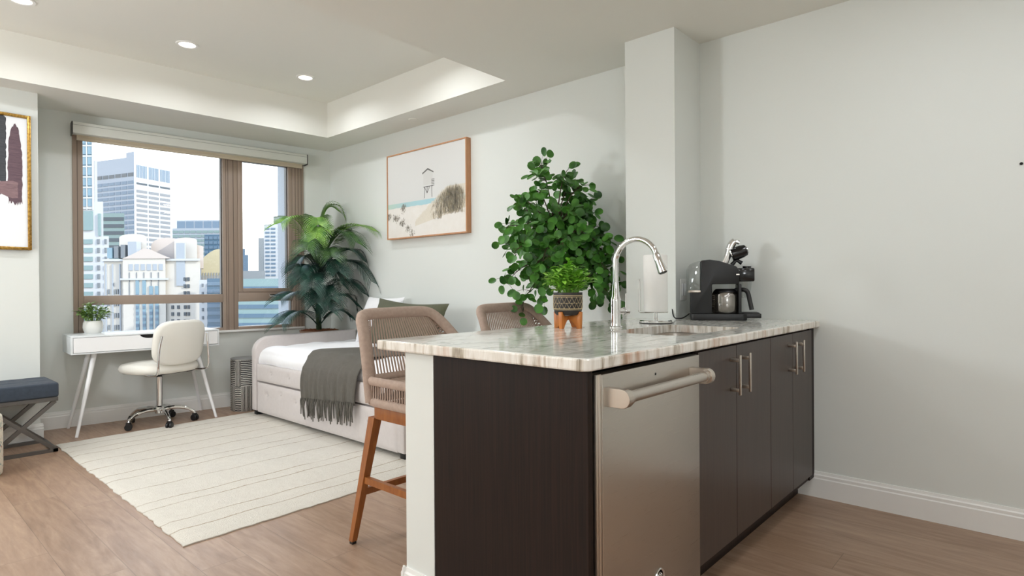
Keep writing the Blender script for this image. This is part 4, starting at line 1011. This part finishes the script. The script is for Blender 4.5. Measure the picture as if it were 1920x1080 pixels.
class Face:
    """a vertical facade from P0 to P1; u in metres along it, outward normal towards the viewer side"""
    def __init__(s, p0, p1):
        s.a = Vector((p0[0], p0[1], 0)); d = Vector((p1[0], p1[1], 0))-s.a; s.L = d.length; s.d = d.normalized(); s.n = Vector((s.d.y, -s.d.x, 0))
        if s.n.dot(-s.a) < 0: s.n = -s.n
    def rect(s, mb, u0, u1, z0, z1, out=.25, inn=.3):
        p = [s.a+s.d*u+s.n*o for o in (-inn, out) for u in (u0, u1)]
        vs = [(q.x, q.y, z) for z in (z0, z1) for q in p]
        mb.add(vs, [(0, 1, 3, 2), (4, 6, 7, 5), (0, 4, 5, 1), (2, 3, 7, 6), (0, 2, 6, 4), (1, 5, 7, 3)]); return mb
def wins(parent, face, cols, rows, m, name='window', frac=True):
    """cols: (u0,u1) fractions of the face; rows: (z0,z1)"""
    for z0, z1 in rows:
        for u0, u1 in cols:
            mb = MB(); face.rect(mb, u0*face.L, u1*face.L, z0, z1); build(name, mb, m, parent, 0)
def bands(parent, face, cols, rows, m, name='window_band'):
    for z0, z1 in rows:
        mb = MB()
        for u0, u1 in cols: face.rect(mb, u0*face.L, u1*face.L, z0, z1)
        build(name, mb, m, parent, 0)
def quad(p0, p1, depth):
    """footprint with front edge p0-p1, narrowing slightly towards the back"""
    a, b = Vector(p0), Vector(p1); k = 1+depth/((a+b)/2).length; m = (a+b)/2*k
    return [tuple(a), tuple(b), tuple(m+(b*k-m)*.94), tuple(m+(a*k-m)*.94)]

# white stepped tower at the left of the view
t = thing('white_tower', 'white stepped tower with pale blue glass at the left edge of the window', 'building')
build('upper_block', pbox(quad((61.5, 290.8), (66.6, 285.0), 22), GZ, 53.0), CM['white'], t, 0)
build('glass_shaft', pbox(quad((62.2, 289.4), (65.4, 285.9), 14), 30, 75), CM['blue'], t, 0)
build('middle_block', pbox(quad((61.0, 290.6), (68.0, 282.8), 26), GZ, 36.4), CM['white'], t, 0)
build('lower_block', pbox(quad((60.8, 290.5), (69.4, 280.9), 30), GZ, 22.4), CM['white'], t, 0)
f = Face((61.0, 290.25), (69.4, 280.65))
wins(t, f, [(.16, .48)], [(24.8, 32.6)], CM['teal']); wins(t, f, [(.66, .73)], [(22.5, 31.5)], CM['teal'])
rows = [(21.2-3.52*k-1.9, 21.2-3.52*k) for k in range(12)]
wins(t, f, [(.16, .47)], rows, CM['teal']); wins(t, f, [(.62, .70), (.86, .92)], rows, CM['midgrey'])
f = Face((62.2, 289.2), (65.4, 285.7)); wins(t, f, [(.05, .44), (.56, .95)], [(34.5+4.2*k, 37.6+4.2*k) for k in range(8)], CM['blue'], 'pane')
mm = MB()
for u in (0, .47, .96): f.rect(mm, u*f.L, (u+.05)*f.L, 33, 75, .5)
for k in range(10): f.rect(mm, 0, f.L, 33.4+4.2*k, 34.0+4.2*k, .4)
build('mullion', mm, CM['white'], t, 0)

# slab tower with the striped sunlit face
t = thing('slab_tower', 'tall slab tower with rows of white balconies on its sunlit face', 'building')
A, B_, C_ = Vector((143.4, 617.1)), Vector((159.5, 570.8)), Vector((191.4, 583.2)); D_ = A+(C_-B_)
build('shaft', pbox([tuple(A), tuple(B_), tuple(C_), tuple(D_)], GZ, 112.5), CM['tower'], t, 0)
build('crown', pbox([tuple(A+(B_-A)*.8), tuple(B_), tuple(C_), tuple(A+(B_-A)*.8+(C_-B_))], 112.5, 116.6), CM['tower'], t, 0)
fr_ = Face(B_, C_); fl_ = Face(A, B_)
bays = [(.06, .345), (.385, .665), (.705, .985)]
sl_ = MB()
for a, b2 in bays:
    for k in range(7): u = a+(b2-a)*(k+.15)/7; fr_.rect(sl_, u*fr_.L, (u+(b2-a)*.085)*fr_.L, 95.5, 106)
build('louvre', sl_, CM['slate'], t, 0)
bands(t, fr_, bays, [(89.6, 91.2)], CM['dark'])
bands(t, fr_, bays, [(85.0-4.05*k-2.2, 85.0-4.05*k) for k in range(14)], CM['balcony_shade'])  # grey rows, the balconies' shade is put into their colour
gr_ = [(.02+.165*k, .165*(k+1)-.005) for k in range(6)]
bands(t, fl_, gr_, [(92.5-4.25*k-2.6, 92.5-4.25*k) for k in range(22)], CM['slate'])
bands(t, fl_, gr_, [(96.2, 99.2)], CM['dark'])

t = thing('green_glass_block', 'low green glass office block in front of the slab tower', 'building')
q = quad((91.0, 392.4), (101.5, 380.8), 25); build('shaft', pbox(q, GZ, 43.2), CM['green'], t, 0)
f = Face(q[0], q[1]); bands(t, f, [(0.02, .98)], [(41.0-3.9*k-1.9, 41.0-3.9*k) for k in range(5)], CM['dark'])

t = thing('glass_office_block', 'wide glass office block with a flat roof screen beside the window mullion', 'building')
q = quad((162.6, 492.2), (196.0, 455.4), 40); build('shaft', pbox(q, GZ, 46.8), CM['stone'], t, 0)
q2 = quad((168.5, 500.7), (192.0, 474.6), 20); build('roof_screen', pbox(q2, 46.8, 54.0), CM['stone'], t, 0)
f = Face(q2[0], q2[1]); wins(t, f, [(.02+.195*k, .185+.195*k) for k in range(5)], [(47.6, 53.0)], CM['slate'], 'screen_panel')
f = Face(q[0], q[1]); bands(t, f, [(.01+.09*k, .085+.09*k) for k in range(11)], [(45-3.3*k-2.0, 45-3.3*k) for k in range(8)], CM['green'])
t = thing('dark_glass_block', 'small dark blue glass block in front of the wide office block', 'building')
q = quad((159.0, 421.5), (171.0, 408.2), 25); build('shaft', pbox(q, GZ, 37.3), CM['navy'], t, 0)
f = Face(q[0], q[1]); bands(t, f, [(.02+.16*k, .16+.16*k) for k in range(6)], [(36-3.2*k-1.9, 36-3.2*k) for k in range(5)], CM['slate'])

# ornate cream building with pediment and arched roofs
t = thing('ornate_building', 'ornate cream stone building with a pediment and arched roofs below the slab tower', 'building')
P0, P1 = Vector((56.8, 235.9)), Vector((78.5, 211.8)); q = quad(P0, P1, 30); FB = Face(P0, P1); Lf = FB.L
build('body', pbox(q, GZ, 11.0), CM['cream'], t, 0)
def fprism(name, prof, out, dep, m):
    """profile (u,z) extruded back from the facade"""
    nfront = FB.a+FB.n*out; mb = MB(); k = len(prof); vs = []
    um = sum(u for u, z in prof)/k; cm_ = FB.a+FB.d*um+FB.n*out
    for o in (0, 1):
        for u, z in prof:
            p = FB.a+FB.d*u+FB.n*out
            if o: p = (cm_+(p-cm_)*.94)*(1+dep/cm_.length)
            vs.append((p.x, p.y, z))
    mb.add(vs, [tuple(range(k)), tuple(range(2*k-1, k-1, -1))]+[(i, (i+1) % k, k+(i+1) % k, k+i) for i in range(k)]); return build(name, mb, m, t, 0)
def arch(u0, u1, z0, zs, rise, K=10): return [(u0, z0), (u1, z0)]+[((u0+u1)/2+(u1-u0)/2*math.cos(PI*k/K), zs+rise*math.sin(PI*k/K)) for k in range(K+1)]
fprism('central_bay', [(.22*Lf, GZ), (.66*Lf, GZ), (.66*Lf, 11.2), (.22*Lf, 11.2)], 1.2, 6, CM['cream'])
fprism('pediment', [(.22*Lf, 11.2), (.72*Lf, 11.2), (.60*Lf, 12.9), (.50*Lf, 14.4), (.44*Lf, 14.6), (.34*Lf, 12.9)], 1.5, 4, CM['pink'])
fprism('arched_roof', arch(.10*Lf, .39*Lf, 8, 18.6, 1.3), -3, 12, CM['cream'])
fprism('arched_roof', arch(.36*Lf, .70*Lf, 8, 16.0, 2.9), -7, 12, CM['pink'])
fprism('arched_roof', arch(.68*Lf, .92*Lf, 8, 17.5, 1.0), -3, 12, CM['cream'])
fprism('pavilion', [(.86*Lf, 8), (.97*Lf, 8), (.97*Lf, 15.5), (.86*Lf, 16.5)], -4, 10, CM['pink'])
fprism('cornice', [(-.01*Lf, 10.4), (1.01*Lf, 10.4), (1.01*Lf, 11.1), (-.01*Lf, 11.1)], .7, 2, CM['white'])
fprism('cornice', [(.20*Lf, 4.0), (.70*Lf, 4.0), (.70*Lf, 4.6), (.20*Lf, 4.6)], 1.7, 2, CM['white'])
def strip(name, u0, u1, z0, z1, out, m): return build(name, FB.rect(MB(), u0*Lf, u1*Lf, z0, z1, out, .2), m, t, 0)
strip('glass_bay', .245, .335, 12.0, 17.0, -2.8, CM['stone']); strip('glass_bay', .755, .845, 2.0, 16.4, .3, CM['stone'])
strip('glass_bay', .17, .21, 11.5, 16, -2.8, CM['midgrey']); strip('glass_bay', .03, .08, 11.5, 15, -2.8, CM['blue']); strip('glass_bay', .10, .14, 11.5, 15.5, -2.8, CM['midgrey'])
for k in range(6): strip('window', .285+.062*k, .325+.062*k, 7.2, 9.4, 1.35, CM['stone'])
for k in range(5): strip('window', .285+.075*k, .292+.075*k, -1.0, 6.6, 1.35, CM['midgrey'])
for k, u in enumerate((.355, .425, .495, .555)):
    strip('glass_bay', u, u+.034, -14, 4.0 if k < 2 else 2.0, 1.5, CM['blue'])
    for j in range(7): strip('window', u+.004, u+.03, -13.6+2.0*j, -12.6+2.0*j, 1.62, CM['slate'])
for u in (.70, .76, .83, .865):
    for j in range(8 if u > .8 else 5): strip('window', u, u+.024, -12.8+2.35*j, -11.6+2.35*j, .35, CM['dark'])
for u in (.02, .09, .165): strip('pilaster', u, u+.012, -14, 9.5, .4, CM['stone'])
for u in (.045, .115, .14, .20, .235):
    for j in range(4): strip('window', u, u+.014, -12.6+4.0*j, -11.0+4.0*j, .35, CM['midgrey'])

# barrel vaulted golden roof
t = thing('vaulted_building', 'building with a golden barrel vaulted roof beside the window mullion', 'building')
FB = Face((88.6, 238.0), (95.6, 230.2)); Lf = FB.L
fprism('body', [(0, GZ), (Lf, GZ), (Lf, 6.0), (0, 6.0)], 0, 20, CM['cream'])
fprism('vault', [(0, 6), (Lf, 6), (Lf, 12.5)]+[(Lf*(1-k/10), 12.0+4.0*math.sin(PI*min(1, .25+.75*k/10))) for k in range(1, 10)]+[(0, 10)], .1, 20, CM['gold'])
for k in range(9): strip('window', .05+.10*k, .085+.10*k, 3.0, 7.0, .25, CM['concrete'])
t = thing('blue_glass_office', 'dark blue banded office in the left window pane beside the mullion', 'building')
q = quad((68.0, 178.6), (74.5, 171.3), 20); build('shaft', pbox(q, GZ, 3.9), CM['navy'], t, 0)
f = Face(q[0], q[1]); bands(t, f, [(.02, .98)], [(2.9-2.1*k-1.0, 2.9-2.1*k) for k in range(7)], CM['slate'])
t = thing('narrow_stone_building', 'narrow pale stone building between the ornate building and the blue office', 'building')
q = quad((74.3, 201.4), (78.0, 197.2), 8); build('shaft', pbox(q, GZ, 3.8), CM['white'], t, 0)
f = Face(q[0], q[1]); wins(t, f, [(.15, .25), (.45, .55)], [(1.6-2.6*k, 2.6-2.6*k) for k in range(6)], CM['midgrey'])

# right pane
t = thing('white_gridded_tower', 'white tower with a grid of square windows in the right window pane', 'building')
q = quad((195.0, 411.3), (209.0, 396.2), 25); build('shaft', pbox(q, GZ, 46.0), CM['white'], t, 0)
qq = quad((192.4, 414.1), (195.6, 410.9), 20); build('side_wing', pbox(qq, GZ, 36.5), CM['concrete'], t, 0)
build('roof_plant', pbox(quad((204.5, 415.8), (210.0, 409.8), 12), 46, 53), CM['concrete'], t, 0)
f = Face(q[0], q[1]); rows = [(43.6-2.75*k-1.25, 43.6-2.75*k) for k in range(13)]
wins(t, f, [(.06, .20), (.25, .40), (.50, .62), (.66, .78), (.84, .97)], rows, CM['slate'])
t = thing('slender_tower', 'slender blue grey tower far off beside the mullion in the right pane', 'building')
build('shaft', pbox(quad((262.4, 605.5), (268.0, 599.4), 20), GZ, 34.6), CM['slate'], t, 0); build('cap', pbox(quad((262.4, 606.5), (266.2, 602.4), 12), 34.6, 41), CM['slate'], t, 0)
t = thing('grey_roofed_building', 'flat grey roofed building below the white gridded tower', 'building')
build('shaft', pbox(quad((128.0, 306.2), (139.6, 293.4), 20), GZ, 9.8), CM['concrete'], t, 0)
t = thing('banded_glass_office', 'blue glass office with dark window bands at the bottom of the right pane', 'building')
q = quad((66.5, 165.4), (77.1, 153.6), 8); build('shaft', pbox(q, GZ, 3.6), CM['teal'], t, 0)
f = Face(q[0], q[1]); bands(t, f, [(.01, .99)], [(1.5-2.45*k-1.05, 1.5-2.45*k) for k in range(7)], CM['navy'])
g = MB().box(-900, 1200, 8, 1800, GZ-1, GZ); struct('ground', g, cm('street', '#8b8f92'), smooth=0)

# ------------------------------------------------------------------ light
w = bpy.data.worlds.new('sky'); sc.world = w; w.use_nodes = True; nt = w.node_tree; bgn = nt.nodes['Background']
tc = nt.nodes.new('ShaderNodeTexCoord'); sx = nt.nodes.new('ShaderNodeSeparateXYZ'); rmp = nt.nodes.new('ShaderNodeValToRGB')
rmp.color_ramp.elements[0].position = .0; rmp.color_ramp.elements[0].color = (.98, .99, 1, 1); rmp.color_ramp.elements[1].position = .36; rmp.color_ramp.elements[1].color = (.94, .975, 1, 1); e_ = rmp.color_ramp.elements.new(.75); e_.color = (.33, .52, .9, 1)
nt.links.new(tc.outputs['Generated'], sx.inputs[0]); nt.links.new(sx.outputs[2], rmp.inputs[0]); nt.links.new(rmp.outputs[0], bgn.inputs[0]); bgn.inputs[1].default_value = SKY
sd_ = bpy.data.lights.new('sun', 'SUN'); sd_.energy = SUN; sd_.angle = math.radians(2); sd_.color = (1, .95, .88); so_ = bpy.data.objects.new('sun', sd_); COL.objects.link(so_)
so_.rotation_euler = Vector((-.34, .84, -.42)).to_track_quat('-Z', 'Y').to_euler()
for x, y, lab in LAMPS: lamp(x, y, TZ-.012, TRAY, .10, 2.75)
for x, y in ((.69, 3.25), (1.61, 3.25), (2.52, 3.25), (-.5, 4.55), (-.5, 3.25)): lamp(x, y, TZ-.012, TRAY, .10, 2.75)
for x, y in KITPOS: lamp(x, y, CZ-.008, KIT, .16)
for x, y, z, e in FILL_POINTS:
    d_ = bpy.data.lights.new('fill_point', 'POINT'); d_.shadow_soft_size = .22; d_.energy = e; d_.color = (.92, .958, 1); o_ = bpy.data.objects.new('fill_point', d_); COL.objects.link(o_); o_.location = (x, y, z)  # added point lights, out of view and without fixtures, to even out the room

# ------------------------------------------------------------------ camera and view
cd = bpy.data.cameras.new('camera'); cam = bpy.data.objects.new('camera', cd); COL.objects.link(cam); sc.camera = cam
cd.sensor_width = 36; cd.lens = 36*1113.28/1920; cd.clip_end = 3000; cd.clip_start = .05
yaw, pit, rol = (math.radians(v) for v in (48.023, -.169, -.3897))
fw_ = Vector((math.sin(yaw)*math.cos(pit), math.cos(yaw)*math.cos(pit), math.sin(pit))); r0_ = Vector((math.cos(yaw), -math.sin(yaw), 0)); u0_ = r0_.cross(fw_)
r_ = r0_*math.cos(rol)+u0_*math.sin(rol); u_ = -r0_*math.sin(rol)+u0_*math.cos(rol)
cam.matrix_world = Matrix(((r_.x, u_.x, -fw_.x, 0), (r_.y, u_.y, -fw_.y, 0), (r_.z, u_.z, -fw_.z, 1.1), (0, 0, 0, 1)))
vs_ = sc.view_settings; vs_.view_transform = 'Standard'; vs_.look = 'None'; vs_.gamma = 1; vs_.use_curve_mapping = False; vs_.exposure = EXPO
cy = sc.cycles; cy.use_denoising = True; cy.max_bounces = 10; cy.diffuse_bounces = 6; cy.glossy_bounces = 5; cy.transparent_max_bounces = 16; cy.sample_clamp_indirect = 6; cy.caustics_reflective = False; cy.caustics_refractive = False
